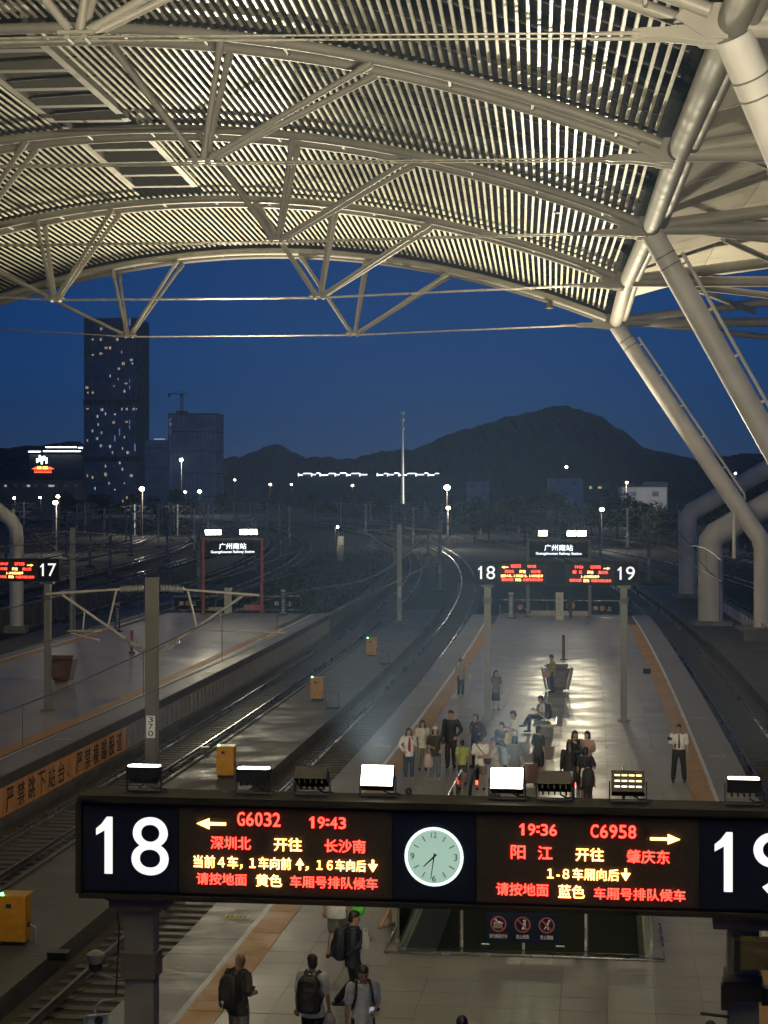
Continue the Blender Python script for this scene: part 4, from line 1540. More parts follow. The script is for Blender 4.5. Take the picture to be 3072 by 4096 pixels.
b = pixd(1598, 2491, 135.0)
put_mast(Vector((b.x, b.y, -1.05)), -.08, LBL['b'])
b = pixd(291, 2528, 126.0)
put_mast(Vector((b.x, b.y, -1.1)), -.08, LBL['l'])
for off, s0, ds in ((-11.2, 185, 55), (-34.9, 178, 52), (-51.5, 170, 50), (-69.5, 190, 48), (-83, 215, 52), (12.2, 205, 55), (28, 185, 50), (47, 230, 48), (-102, 260, 55), (-122, 300, 60), (-60, 205, 47), (64, 280, 55), (38, 215, 52)):
    s, cnt = s0, 0
    while s < 620:
        p = trk(s, off + RN.uniform(-.4, .4), -1.5)
        px = CX + F * p.x / p.y
        if -60 < px < 3130:
            put_mast(p, -hd(s), row_label='%s mast of the %s' % (ORD[cnt], ROWN[off]))
            cnt += 1
        s += ds + RN.uniform(-4, 4)

# overhead wires along the tracks
for off, zs, nm in ((-8.0, (4.3, 5.55), 'thin overhead wires over the track nearest the orange cabinets and the crowd'), (-14.4, (4.3, 5.55), 'thin overhead wires passing behind mast 370 along the panelled wall'),
                    (-31.9, (4.3, 5.6), 'overhead wires beyond platform 17, nearest its far edge'), (-38.6, (4.3, 5.6), 'overhead wires beyond platform 17, above the ribbed parapet'), (8.0, (4.3, 5.6), 'overhead wires above the track right of the employee'), (15.8, (4.3, 5.6), 'overhead wires passing right of the white piers'), (-55.0, (4.3, 5.6), 'overhead wires far out in the left part of the yard')):
    t = thing('overhead_wire', nm, 'wire', trk(30, off, 4.3))
    for z in zs:
        pts = []
        for i in range(60):
            s = (26 if -20 < off < 0 else 90) + i * 6
            sag = (0 if z < 5 else .55 * (math.cos((s - 52) / 50 * 2 * math.pi) - 1) / 2)
            pts.append(trk(s, off, z + sag))
        obj('strand', MB().tube(pts, .014 if -20 < off < 0 else .022, 5), M['cable'], t)
    dr = MB()
    for i in range(30):
        s = (30 if -20 < off < 0 else 92) + i * 8
        sag = .55 * (math.cos((s - 52) / 50 * 2 * math.pi) - 1) / 2
        dr.tube([trk(s, off, 4.3), trk(s, off, 5.55 + sag)], .009, 4)
    tag(obj('dropper', dr, M['cable'], t), kind='stuff')


# ---------------------------------------------------------------- orange trackside cabinets
def cabinet(label, p, rz):
    t = thing('trackside_cabinet', label, 'cabinet', p, rz, 'orange cabinets along the service strip')
    obj('body', MB().box((0, 0, .56), (.6, .5, .95)), M['cabinet'], t, local=True)
    obj('lid', MB().box((0, 0, 1.055), (.66, .56, .05)), M['cabinet'], t, local=True)
    dr = obj('door', MB().box((0, -.258, .56), (.54, .02, .86)), M['cabinet'], t, local=True)
    obj('plate', MB().box((-.06, -.271, .86), (.12, .01, .09)), M['totem'], dr, local=True)
    obj('lock', MB().box((.315, -.05, .42), (.04, .08, .1)), M['black_metal'], t, local=True)
    obj('lamp', MB().ball((-.22, -.22, 1.10), .04, 8, 6), M['green_led'], t, local=True)
    obj('foot', MB().box((0, 0, .04), (.52, .42, .09)), M['black_metal'], t, local=True)
    obj('conduit', MB().tube([(.31, .0, .4), (.43, .0, .38), (.46, .0, .2), (.46, -.05, -.05)], .028, 8), M['conduit'], t, True, True)
    return t


for (px, py), lb in zip(((60, 3772), (905, 3106), (1270, 2800), (1487, 2624)),
                        ('orange cabinet with green lamp at the lower left edge of the picture', 'orange cabinet with green lamp beside the shining rail, behind mast 370',
                         'orange cabinet with green lamp, second farthest along the service strip', 'orange cabinet with green lamp, farthest along the service strip')):
    cabinet(lb, pix(px, py, -1.08), -.10)
for px, py, lb in ((1330, 2838, 'thin cable frame beside the second farthest orange cabinet'), (1535, 2660, 'thin cable frame beside the farthest orange cabinet')):
    p = pix(px, py, -1.08)
    t = thing('cable_frame', lb, 'frame', p, -.1)
    obj('hoop', MB().tube([(-.3, 0, 0), (-.3, 0, .75), (.25, .3, .75), (.25, .3, 0)], .018, 6), M['black_metal'], t, local=True)
    obj('tray', MB().box((.05, .1, .06), (.6, .2, .1)), M['black_metal'], t, local=True)
t = thing('signal_box', 'small grey signal unit standing left of the orange cabinet behind mast 370', 'signal unit', pix(820, 3040, -1.4), -.1)
obj('case', MB().box((0, 0, .32), (.34, .3, .36)), M['grey_metal'], t, local=True)
for a in (-.13, .13):
    obj('leg', MB().box((a, 0, .07), (.04, .04, .16)), M['grey_metal'], t, local=True)
t = thing('junction_box', 'flat dark junction box on the strip right of the nearest orange cabinet', 'junction box', pix(235, 3835, -1.08), -.1)
obj('case', MB().box((0, 0, .07), (.42, .3, .14)).box((0, 0, .15), (.44, .32, .02)), M['black_metal'], t, local=True)

# ================================================================ people
REMESH = []
CL = {}


def cloth(col, rough=.8):
    key = tuple(round(c, 3) for c in col)
    if key not in CL:
        CL[key] = mat('cloth', col, rough, var=.16, scale=9, bump=.25, bscale=22)
    return CL[key]


SKIN = [mat('skin', (0.42, 0.245, 0.165), .5, var=.06, scale=12), mat('skin', (0.50, 0.32, 0.23), .5, var=.06, scale=12), mat('skin', (0.30, 0.165, 0.11), .5, var=.06, scale=12)]
HAIR = mat('hair_black', (0.012, 0.010, 0.009), .45, var=.3, scale=40)
HAIR_B = mat('hair_brown', (0.030, 0.017, 0.011), .45, var=.3, scale=40)
EYE = mat('eye_dark', (0.02, 0.015, 0.012), .2)
LIP = mat('lips', (0.28, 0.10, 0.085), .5)
SHOE_W, SHOE_D, SHOE_T = mat('shoe_white', (.5, .48, .45), .6), mat('shoe_dark', (.03, .028, .028), .5), mat('shoe_tan', (.33, .22, .15), .6)

ARMS = {'down': ((.045, .01, -.285), (.065, -.05, -.54)), 'phone': ((.035, .03, -.285), (-.075, -.25, -.20)), 'phone_low': ((.05, .03, -.28), (-.06, -.22, -.33)),
        'bag': ((.05, .0, -.285), (.06, -.09, -.53)), 'cap': ((.27, -.03, -.02), (.02, -.10, .20)), 'fwd': ((.04, -.10, -.27), (.03, -.26, -.45)),
        'back': ((.05, .10, -.27), (.06, .16, -.52)), 'hip': ((.13, .05, -.26), (.0, -.06, -.44)), 'chest': ((.05, .0, -.28), (-.13, -.20, -.16)),
        'strap': ((.07, .0, -.27), (-.07, -.14, -.05)), 'reach': ((.03, -.16, -.22), (-.02, -.40, -.24))}


def legs_of(kind):
    hp = .905
    if kind == 'stand': return [[(s * .085, 0, hp), (s * .098, -.012, .49), (s * .105, .02, .085)] for s in (-1, 1)]
    if kind == 'wide': return [[(s * .09, 0, hp), (s * .135, -.012, .49), (s * .165, .02, .085)] for s in (-1, 1)]
    if kind == 'walk': return [[(-.085, 0, hp), (-.09, -.16, .51), (-.09, -.25, .09)], [(.085, 0, hp), (.09, -.03, .49), (.09, .27, .16)]]
    if kind == 'walk2': return [[(-.085, 0, hp), (-.09, -.02, .49), (-.09, .26, .16)], [(.085, 0, hp), (.09, -.16, .51), (.09, -.24, .09)]]
    if kind == 'sit': return [[(-.09, 0, .53), (-.12, -.42, .56), (-.11, -.44, .10)], [(.09, 0, .53), (.06, -.43, .62), (-.05, -.62, .30)]]
    return [[(-.085, 0, hp), (-.10, -.012, .49), (-.11, .02, .085)], [(.085, 0, hp), (.05, -.05, .50), (-.02, .0, .085)]]      # crossed


def person(label, p, yaw, H=1.7, top=((.5, .5, .5), 'short'), bottom=((.03, .03, .04), 'long'), hair='short', arms=('down', 'down'), legs='stand',
           skin=0, shoe=None, nod=0.0, turn=0.0, lean=0.0, w=1.0, voxel=.017, inner=None, hat=None, haircol=None, tie=False, belt=False):
    t = thing('person', label, 'person', p, yaw)
    k = H / 1.72
    dz = -.375 if legs == 'sit' else 0.0
    SHO = Vector((.185 * w, .012, 1.395 + dz))

    def fin(name, mb, m, vx, ln=True):
        vs = []
        for v in mb.v:
            v = Vector(v)
            if ln and v.z > .9 + dz:
                f = (v.z - .9 - dz)
                v = Vector((v.x, v.y - f * math.sin(lean), v.z - f * (1 - math.cos(lean))))
            vs.append(v * k)
        mb.v = [tuple(v) for v in vs]
        o = obj(name, mb, m, t, True, True)
        if vx:
            REMESH.append((o, vx))
        return o

    def headxf(mb, n0):
        piv = Vector((0, .0, 1.475 + dz))
        Rm = Matrix.Rotation(turn, 3, 'Z') @ Matrix.Rotation(nod, 3, 'X')
        for i in range(n0, len(mb.v)):
            mb.v[i] = tuple(piv + Rm @ (Vector(mb.v[i]) - piv))

    def limb(mb, pts, rs):
        P = [Vector(q) for q in pts]
        out, ro = [], []
        for i in range(len(P) - 1):
            for q in range(4):
                out.append(P[i].lerp(P[i + 1], q / 4))
                f = q / 4
                ro.append(rs[i] * (1 - f) + rs[i + 1] * f + (.006 if 0 < q < 3 else 0))
        out.append(P[-1]); ro.append(rs[-1])
        mb.tube(out, ro, 10, True, True)

    TOR = [(.80, .13, .10), (.86, .165 * w, .115 * w), (.95, .162 * w, .112 * w), (1.07, .140 * w, .098 * w), (1.2, .155 * w, .112 * w), (1.31, .175 * w, .112 * w), (1.385, .178 * w, .092), (1.435, .115, .07), (1.46, .065, .06)]
    LG = legs_of(legs)
    AR = []
    for i, s in enumerate((-1, 1)):
        e, wr = ARMS[arms[i]]
        sh_ = Vector((s * SHO.x, SHO.y, SHO.z))
        AR.append([sh_, sh_ + Vector((s * e[0], e[1], e[2])), sh_ + Vector((s * wr[0], wr[1], wr[2]))])

    # body: one continuous skin
    b = MB()
    b.loft([(0, .005, z + dz, rx, ry) for z, rx, ry in TOR], 16)
    b.loft([(0, .01, z + dz, r, r) for z, r in ((1.42, .062), (1.46, .055), (1.50, .052), (1.54, .05))], 12)
    for L in LG:
        limb(b, L, (.082, .056, .040))
        a = Vector(L[2])
        b.tube([a + Vector((0, .045, -.035)), a + Vector((0, -.03, -.04)), a + Vector((0, -.13, -.055)), a + Vector((0, -.17, -.06))], [.035, .038, .034, .022], 8, True, True)
    for i, A in enumerate(AR):
        s = (-1, 1)[i]
        limb(b, A, (.050, .038, .027))
        d = (A[2] - A[1]).normalized()
        side = Vector((0, 1, 0)).cross(d)
        if side.length < .3: side = Vector((1, 0, 0))
        side.normalize()
        nrm = d.cross(side)
        palm = A[2] + d * .05
        b.tube([A[2], palm, palm + d * .035], [.026, .036, .034], 8, True, True)
        for q, (o_, ln) in enumerate(((-.030, .060), (-.010, .072), (.011, .068), (.031, .052))):
            f0 = palm + d * .035 + side * o_
            f1 = f0 + d * ln * .55 - nrm * .010
            f2 = f0 + d * ln * .9 - nrm * .032
            b.tube([f0, f1, f2], [.0115, .0105, .009], 6, True, True)
        th0 = A[2] + d * .025 - side * .03
        b.tube([th0, th0 - side * .022 + d * .035, th0 - side * .02 + d * .065 - nrm * .012], [.014, .0125, .010], 6, True, True)
    n0 = len(b.v)
    b.loft([(0, c, z + dz, rx, ry) for z, c, rx, ry in ((1.450, -.045, .022, .026), (1.470, -.030, .042, .056), (1.51, -.012, .058, .078), (1.555, .0, .069, .091), (1.60, .004, .073, .096), (1.645, .006, .069, .09), (1.68, .006, .053, .07), (1.70, .006, .03, .042), (1.708, .006, .012, .02))], 16)
    b.tube([(0, -.083, 1.60 + dz), (0, -.103, 1.572 + dz), (0, -.107, 1.555 + dz), (0, -.088, 1.545 + dz)], [.010, .013, .015, .009], 8, True, True)
    for s in (-1, 1):
        b.ball((s * .073, .008, 1.575 + dz), (.012, .022, .032), 8, 6)
    headxf(b, n0)
    fin('body', b, SKIN[skin], voxel)
    e = MB()
    for s in (-1, 1):
        e.ball((s * .031, -.083, 1.59 + dz), (.013, .008, .007), 8, 4)
        e.box((s * .032, -.088, 1.615 + dz), (.034, .008, .007))
    headxf(e, 0)
    fin('eyes', e, EYE, 0)
    e = MB().ball((0, -.086, 1.515 + dz), (.024, .010, .007), 8, 4)
    headxf(e, 0)
    fin('mouth', e, LIP, 0)

    # hair
    if hair != 'bald':
        h = MB()
        h.loft([(0, c, z + dz, rx, ry) for z, c, rx, ry in ((1.595, .030, .074, .074), (1.63, .018, .083, .097), (1.665, .010, .079, .098), (1.70, .006, .06, .078), (1.722, .006, .03, .04), (1.726, .006, .01, .015))], 16)
        h.ball((0, .045, 1.575 + dz), (.074, .066, .085), 12, 8)
        h.ball((0, -.055, 1.668 + dz), (.058, .04, .024), 10, 6)
        if hair == 'long':
            h.loft([(0, .06, 1.66 + dz, .085, .062), (0, .078, 1.52 + dz, .098, .062), (0, .10, 1.40 + dz, .105, .05), (0, .11, 1.28 + dz, .085, .035)], 12)
            for s in (-1, 1):
                h.tube([(s * .07, -.015, 1.64 + dz), (s * .085, .0, 1.54 + dz), (s * .088, .03, 1.43 + dz)], [.022, .024, .018], 8, True, True)
        if hair == 'bob':
            h.loft([(0, .035, 1.65 + dz, .086, .085), (0, .04, 1.55 + dz, .098, .085), (0, .045, 1.46 + dz, .09, .07)], 12)
        if hair == 'bun':
            h.ball((0, .105, 1.64 + dz), .048, 10, 8)
        headxf(h, 0)
        fin('hair', h, haircol or HAIR, .012)
    if hat:
        h = MB()
        if hat[1] == 'bucket':
            h.loft([(0, 0, 1.635 + dz, .135, .145), (0, 0, 1.65 + dz, .10, .115), (0, .004, 1.72 + dz, .08, .095), (0, .004, 1.735 + dz, .03, .04)], 18)
        else:
            h.loft([(0, .004, 1.64 + dz, .086, .103), (0, .004, 1.69 + dz, .082, .098), (0, .004, 1.725 + dz, .055, .07), (0, .004, 1.74 + dz, .015, .02)], 16)
            h.loft([(0, -.11, 1.64 + dz, .07, .075), (0, -.11, 1.655 + dz, .068, .07)], 14)
        headxf(h, 0)
        fin('hat', h, cloth(hat[0]), .012)

    # clothes
    g_ = .016
    tcol, tkind = top
    if tkind != 'none':
        sh = MB()
        hem = .97 if belt else (.80 if bottom[1] != 'dress' else .86)
        sh.loft([(0, .005, max(z, hem) + dz, rx + g_, ry + g_) for z, rx, ry in TOR[1:7]] + [(0, .006, 1.425 + dz, .125, .082), (0, .006, 1.445 + dz, .078, .074)], 18)
        if not belt:
            sh.loft([(0, .005, hem - .035 + dz, .172 * w + g_, .122 * w + g_), (0, .005, .90 + dz, .170 * w + g_, .120 * w + g_)], 18)
        for A in AR:
            if tkind == 'long':
                limb(sh, [A[0], A[1], A[1].lerp(A[2], .95)], (.064, .054, .040))
            elif tkind == 'short':
                limb(sh, [A[0], A[0].lerp(A[1], .5), A[0].lerp(A[1], .82)], (.066, .064, .063))
            else:
                limb(sh, [A[0], A[0].lerp(A[1], .2)], (.060, .055))
        so = fin('shirt', sh, cloth(tcol), .016)
    if inner:
        fin('undershirt', MB().loft([(0, -.035, .93 + dz, .07, .10), (0, -.035, 1.2 + dz, .07, .108), (0, -.03, 1.33 + dz, .065, .105), (0, -.02, 1.42 + dz, .05, .07)], 14), cloth(inner), .014)
    if tie:
        fin('tie', MB().loft([(0, -.125, 1.0, .012, .006), (0, -.136, 1.06, .034, .008), (0, -.138, 1.25, .026, .008), (0, -.120, 1.38, .018, .01), (0, -.085, 1.42, .022, .012)], 8), cloth((.14, .035, .025)), 0)
    if belt:
        fin('belt', MB().loft([(0, .005, .945, .185 * w, .135 * w), (0, .005, .985, .183 * w, .133 * w)], 18), M['black_metal'], 0)
    bcol, bkind = bottom
    tr = MB()
    if bkind in ('long', 'shorts'):
        tr.loft([(0, .004, z + dz, rx * w, ry * w) for z, rx, ry in ((.79, .125, .10), (.85, .166, .120), (.92, .166, .118), (.975, .158, .112))], 16)
        for L in LG:
            L = [Vector(q) for q in L]
            if bkind == 'long':
                limb(tr, [L[0], L[1], L[1].lerp(L[2], .93)], (.102, .078, .068))
            else:
                limb(tr, [L[0], L[0].lerp(L[1], .55), L[0].lerp(L[1], .88)], (.104, .100, .096))
        fin('trousers' if bkind == 'long' else 'shorts', tr, cloth(bcol), .017)
    elif bkind in ('skirt', 'dress'):
        lo = .38 if bkind == 'dress' else .42
        tr.loft([(0, .004, lo, .20, .17), (0, .004, .6, .19, .15), (0, .004, .85, .172, .125), (0, .004, .99, .145, .105)], 18)
        fin('skirt', tr, cloth(bcol), .018)
    elif bkind == 'mini':
        tr.loft([(0, .004, .60, .205, .165), (0, .004, .75, .195, .15), (0, .004, .88, .178, .128), (0, .004, .98, .155, .11)], 18)
        fin('shorts', tr, cloth(bcol), .018)
    for L in LG:
        a = Vector(L[2])
        sh = MB().tube([a + Vector((0, .05, -.04)), a + Vector((0, -.02, -.036)), a + Vector((0, -.12, -.05)), a + Vector((0, -.175, -.056))], [.044, .048, .042, .028], 8, True, True)
        sh.v = [(x, y, max(z, .004)) for x, y, z in sh.v]
        fin('shoe', sh, shoe or SHOE_D, 0)
    t['k'] = k
    return t


def hand_of(t, i, arms, k, dz=0.0):
    s = (-1, 1)[i]
    wr = ARMS[arms][1]
    v = Vector((s * (.185 + wr[0]), .012 + wr[1], 1.395 + wr[2] + dz)) * k
    return Vector(t.location) + Matrix.Rotation(t.rotation_euler.z, 3, 'Z') @ v


def backpack(label, pr, col, size=1.0, side=1.0, dz=0.0):
    k = pr['k']
    t = thing('backpack', label, 'backpack', Vector(pr.location) + Vector((0, 0, (1.2 + dz) * k)), pr.rotation_euler.z)
    q = size
    y0 = .235 * side
    body = MB().loft([(0, y0, -.27 * q, .12 * q, .07), (0, y0, -.24 * q, .155 * q, .095), (0, y0, 0, .165 * q, .105), (0, y0 - .01, .14 * q, .145 * q, .09), (0, y0 - .02, .21 * q, .09 * q, .06)], 18, 3.2)
    o = obj('pack_body', body, cloth(col, .65), t, True, True)
    REMESH.append((o, .014))
    po = MB().loft([(0, y0 + side * .09, -.22 * q, .10 * q, .04), (0, y0 + side * .095, -.1 * q, .115 * q, .05), (0, y0 + side * .085, .02 * q, .10 * q, .035)], 14, 3)
    obj('pocket', po, cloth(col, .65), t, True, True)
    for s in (-1, 1):
        st = MB().tube([(s * .08, y0 - side * .05, .2), (s * .095, .09 * side, .255), (s * .10, -.02 * side, .262), (s * .115, -.115 * side, .19), (s * .13, -.145 * side, .05), (s * .16, -.08 * side, -.10), (s * .15, y0 - side * .1, -.2)], .02, 8)
        obj('strap', st, cloth(tuple(c * .8 for c in col), .65), t, True, True)
    obj('grab_loop', MB().tube([(-.04, y0 - side * .05, .2 * q), (-.03, y0 - side * .05, .25 * q), (.03, y0 - side * .05, .25 * q), (.04, y0 - side * .05, .2 * q)], .011, 6), cloth(col), t, True, True)
    return t


def phone(label, pt, yaw):
    t = thing('phone', label, 'phone', pt, yaw)
    Mx = Matrix.Rotation(.6, 3, 'X')
    obj('phone_body', MB().box((0, 0, .03), (.075, .012, .15), M=Mx), M['black_metal'], t, local=True)
    obj('screen', MB().box(Mx @ Vector((0, .008, .03)) * 1.0, (.066, .003, .135), M=Mx), glow('phone_screen', (.6, .7, .9), .35) if 'ps' not in CL else CL['ps'], t, local=True)
    CL.setdefault('ps', t.children[-1].data.materials[0])
    return t


def bag(label, pt, col, w=.26, h=.3, d=.1, handle=.14):
    t = thing('carried_bag', label, 'bag', pt)
    o = obj('bag_body', MB().loft([(0, 0, -h - handle, w * .36, d * .5), (0, 0, -h * .85 - handle, w * .5, d * .75), (.01, 0, -h * .4 - handle, w * .46, d * .6), (-.01, 0, -handle, w * .28, d * .3)], 12, 2.6), cloth(col, .5), t, True, True)
    obj('handle', MB().tube([(-w * .2, 0, -handle - .02), (-.03, 0, -.03), (0, 0, 0), (.03, 0, -.03), (w * .2, 0, -handle - .02)], .012, 6), cloth(col, .5), t, True, True)
    return t


def at(px, d):
    return Vector(((px - CX) * d / F, d, 0))


PI = math.pi
BLK, NAVY, WHT, GRY, DGR = (.014, .014, .016), (.022, .028, .05), (.84, .82, .78), (.15, .14, .13), (.045, .042, .04)
KHK, JEAN, CRM, BRN = (.24, .21, .19), (.06, .085, .13), (.66, .62, .52), (.13, .095, .065)
NV = .0135
# --- walkers at the foot of the picture
a = person('man with shaved head and dark grey tee looking at his phone by the white line', at(955, 27.4), 2.55, 1.70, (DGR, 'short'), (KHK, 'long'), 'bald', ('phone_low', 'down'), 'stand', 2, nod=.35, voxel=NV)
backpack('black backpack with a small white charm on the man by the white line', a, BLK, 1.05)
phone('bright phone held by the man with the shaved head', hand_of(a, 0, 'phone_low', a['k']) + Vector((-.03, .02, .0)), 2.5)
ch_ = thing('bag_charm', 'small white charm hanging from the black backpack by the white line', 'charm', Vector(a.location) + Matrix.Rotation(2.55, 3, 'Z') @ Vector((.02, .37, 1.02)))
obj('bead', MB().ball((0, 0, 0), .032, 10, 8).tube([(0, 0, -.03), (.0, 0, -.14)], .008, 6), M['white_plate'], ch_, True, True)
a = person('man in white tee seen from behind with a large black backpack', at(1250, 27.3), 2.95, 1.70, (WHT, 'short'), (BLK, 'long'), 'short', ('bag', 'down'), 'walk', 0, turn=.5, nod=.12, voxel=NV)
backpack('large black backpack on the man in the white tee seen from behind', a, BLK, 1.15)
bag('white plastic bag at the lower edge, held by the man seen from behind', hand_of(a, 0, 'bag', a['k']), (.6, .58, .55), .22, .2, .09, .06)
a = person('man in navy jacket striding to the right with a navy backpack and a phone', at(1412, 30.2), 1.75, 1.69, (NAVY, 'long'), (.016, .02, .032) and ((.016, .02, .032), 'long'), 'short', ('phone', 'chest'), 'walk', 0, shoe=SHOE_D, nod=.2, inner=(.5, .5, .48), voxel=NV)
backpack('navy backpack on the striding man in the navy jacket', a, (.012, .014, .024), 1.1)
phone('dark phone in the hand of the striding man in the navy jacket', hand_of(a, 0, 'phone', a['k']) + Vector((.05, -.02, 0)), 1.6)
bag('bright green plastic bag beside the head of the striding man', pixd(1432, 3640, 30.9) + Vector((0, 0, .22)), (.10, .55, .04), .24, .26, .1, .05)
bag('small white bag swinging from the hand of the striding man', pixd(1462, 3745, 30.0) + Vector((0, 0, .14)), (.6, .58, .54), .14, .28, .06, .08)
a = person('man in white tee facing the camera with a cigarette, looking at his phone', at(1452, 26.7), .12, 1.71, (WHT, 'short'), (DGR, 'long'), 'short', ('down', 'phone_low'), 'stand', 0, nod=.38, voxel=NV)
backpack('dark backpack whose straps show on the man with the cigarette', a, (.02, .022, .03), 1.0)
phone('dark phone held low by the man with the cigarette', hand_of(a, 1, 'phone_low', a['k']) + Vector((-.02, -.03, 0)), .2)
cg = thing('cigarette', 'white cigarette in the mouth of the man in the white tee', 'cigarette', Vector(a.location) + Vector((.01, -.13, 1.46)))
obj('stick', MB().tube([(0, 0, 0), (-.01, -.07, -.02)], .006, 6), M['white_plate'], cg, local=True)
person('person of whom only the dark hair shows at the bottom edge', at(1848, 24.1), PI, 1.70, (DGR, 'short'), (BLK, 'long'), 'short', voxel=.02)
person('person whose dark hair just shows at the lower right edge by the sign post', at(2842, 24.0), PI, 1.66, (GRY, 'short'), (BLK, 'long'), 'short', voxel=.02)
person('walker in white tee and grey shorts whose head the near sign hides', at(1348, 33.6), 2.9, 1.72, (WHT, 'short'), (GRY, 'shorts'), 'short', ('down', 'down'), 'walk', 0, voxel=.016)
person('walker in white shorts and pale shoes whose upper body the near sign hides', at(1545, 35.8), 2.4, 1.62, (CRM, 'short'), (WHT, 'shorts'), 'short', ('back', 'fwd'), 'walk2', 1, shoe=SHOE_T, voxel=.016)
person('person of whom the dark hair shows above the near sign, left of the flood lamps', at(1634, 42.8), PI, 1.68, (GRY, 'short'), (BLK, 'long'), 'short', voxel=.02)

# --- the group by the escalators
a = person('woman in white cardigan over a red top at the left of the group', at(1635, 54.6), .2, 1.57, (WHT, 'long'), (JEAN, 'long'), 'long', ('hip', 'strap'), 'stand', 1, inner=(.42, .02, .05), shoe=SHOE_W)
person('long-haired woman in a pale tee behind the woman in the cardigan', at(1690, 56.4), .1, 1.58, (CRM, 'short'), (KHK, 'long'), 'long', ('down', 'down'), 'stand', 1)
a = person('woman in a cream bucket hat, dark green top and pale jeans', at(1741, 54.5), .15, 1.62, ((.045, .05, .038), 'short'), ((.15, .19, .24), 'long'), 'long', ('phone_low', 'hip'), 'stand', 1, hat=(CRM, 'bucket'), shoe=SHOE_W)
bag('pale shopping bag hanging beside the woman in the bucket hat', at(1712, 54.3) + Vector((0, 0, .95)), (.5, .38, .36), .3, .42, .1, .12)
person('tall man in black long sleeves and dark trousers in the group', at(1803, 56.8), -.25, 1.84, (BLK, 'long'), ((.03, .03, .035), 'long'), 'short', ('down', 'hip'), 'stand', 0, turn=-.3)
person('boy in a yellow-green tee seen from behind', at(1850, 53.6), 2.9, 1.34, ((.40, .46, .14), 'short'), ((.05, .06, .07), 'shorts'), 'short', ('down', 'down'), 'stand', 0)
a = person('man in a dark navy tee with an orange badge, in the middle of the group', at(1902, 56.9), -1.1, 1.72, (NAVY, 'short'), (DGR, 'long'), 'short', ('phone_low', 'down'), 'stand', 0)
backpack('dark backpack on the man with the orange badge', a, (.03, .022, .03), .95)
bd = thing('badge', 'orange badge on the sleeve of the man in the navy tee', 'badge', Vector(a.location) + Vector((.05, -.17, 1.33)))
obj('patch', MB().box((0, 0, 0), (.1, .02, .09)).box((0, -.012, 0), (.08, .01, .07)), mat('orange_patch', (.6, .12, .04), .6), bd, local=True)
a = person('person in a white tee with a shoulder strap, back to the camera in the group', at(1922, 52.6), 3.0, 1.62, (WHT, 'short'), (KHK, 'shorts'), 'short', ('down', 'phone_low'), 'stand', 0)
sb = thing('shoulder_bag', 'dark shoulder bag on the person in the white tee', 'bag', Vector(a.location) + Vector((0, -.04, 0)), 3.0)
obj('bag_body', MB().loft([(-.2, .05, .78, .09, .05), (-.2, .05, .9, .12, .06), (-.2, .05, 1.02, .10, .04)], 12, 3), cloth(BLK), sb, True, True)
obj('strap', MB().tube([(-.17, .1, 1.0), (-.02, .16, 1.2), (.12, .1, 1.36)], .014, 6), cloth(BLK), sb, True, True)
a = person('man in a peach tee leaning to the left with a pale backpack', at(1985, 51.6), -1.5, 1.68, ((.5, .40, .30), 'short'), (KHK, 'long'), 'short', ('reach', 'reach'), 'stand', 0, lean=.12)
backpack('pale grey green backpack on the man in the peach tee', a, (.26, .29, .25), 1.0)
person('woman in a long olive brown dress at the right of the left-hand group', at(2060, 52.3), 2.7, 1.64, (BRN, 'short'), (BRN, 'dress'), 'bob', ('down', 'down'), 'stand', 0)
a = person('person in a dark top carrying a yellow bag in the group', at(2006, 55.3), -.6, 1.66, (NAVY, 'short'), (BLK, 'long'), 'short', ('down', 'phone'), 'stand', 0)
bag('bright yellow bag carried in the group', at(2032, 54.9) + Vector((0, 0, 1.45)), (.58, .48, .03), .24, .34, .1, .08)
person('man in a white shirt standing in profile behind the group', at(2055, 57.5), -1.4, 1.74, (WHT, 'short'), (KHK, 'long'), 'short', ('phone', 'phone'), 'stand', 0, nod=.2)
a = person('person in a dark green tee standing before the bench', at(2155, 54.2), 2.2, 1.68, ((.03, .04, .035), 'short'), (BLK, 'shorts'), 'short', ('down', 'phone_low'), 'stand', 0)
su = thing('suitcase', 'dark upright suitcase beside the person in the dark green tee', 'suitcase', at(2120, 53.6), .2)
obj('shell', MB().loft([(0, 0, .06, .21, .13), (0, 0, .1, .23, .14), (0, 0, .6, .23, .14), (0, 0, .64, .21, .12)], 20, 5), cloth((.16, .09, .07), .4), su, True, True)
obj('pull_handle', MB().tube([(-.09, .1, .6), (-.09, .1, .95), (.09, .1, .95), (.09, .1, .6)], .012, 6), M['grey_metal'], su, local=True)
for sx in (-1, 1):
    obj('wheel', MB().tube([(sx * .17 - .02, 0, .035), (sx * .17 + .02, 0, .035)], .035, 10), M['black_metal'], su, True, True)
a = person('young woman in a red cap, black top and white shorts raising an arm', at(2278, 51.2), 3.0, 1.66, (BLK, 'long'), (WHT, 'mini'), 'long', ('cap', 'down'), 'stand', 1, hat=((.45, .015, .03), 'cap'), shoe=SHOE_W)
person('woman with long black hair in black just behind the red cap', at(2300, 53.3), .3, 1.66, (BLK, 'short'), (BLK, 'long'), 'long', ('down', 'down'), 'stand', 1)
person('woman with shoulder-length hair in a pink tee looking left', at(2348, 53.2), -.6, 1.66, ((.5, .30, .27), 'short'), (KHK, 'skirt'), 'bob', ('down', 'phone_low'), 'stand', 1, turn=-.3)
a = person('person in a dark navy dress with a shoulder bag before the escalator', at(2342, 50.4), 2.8, 1.58, ((.018, .02, .035), 'short'), ((.012, .012, .016), 'skirt'), 'bob', ('hip', 'down'), 'stand', 0)
bag('black handbag of the person in the dark navy dress', at(2302, 50.2) + Vector((0, 0, 1.0)), BLK, .26, .24, .1, .12)
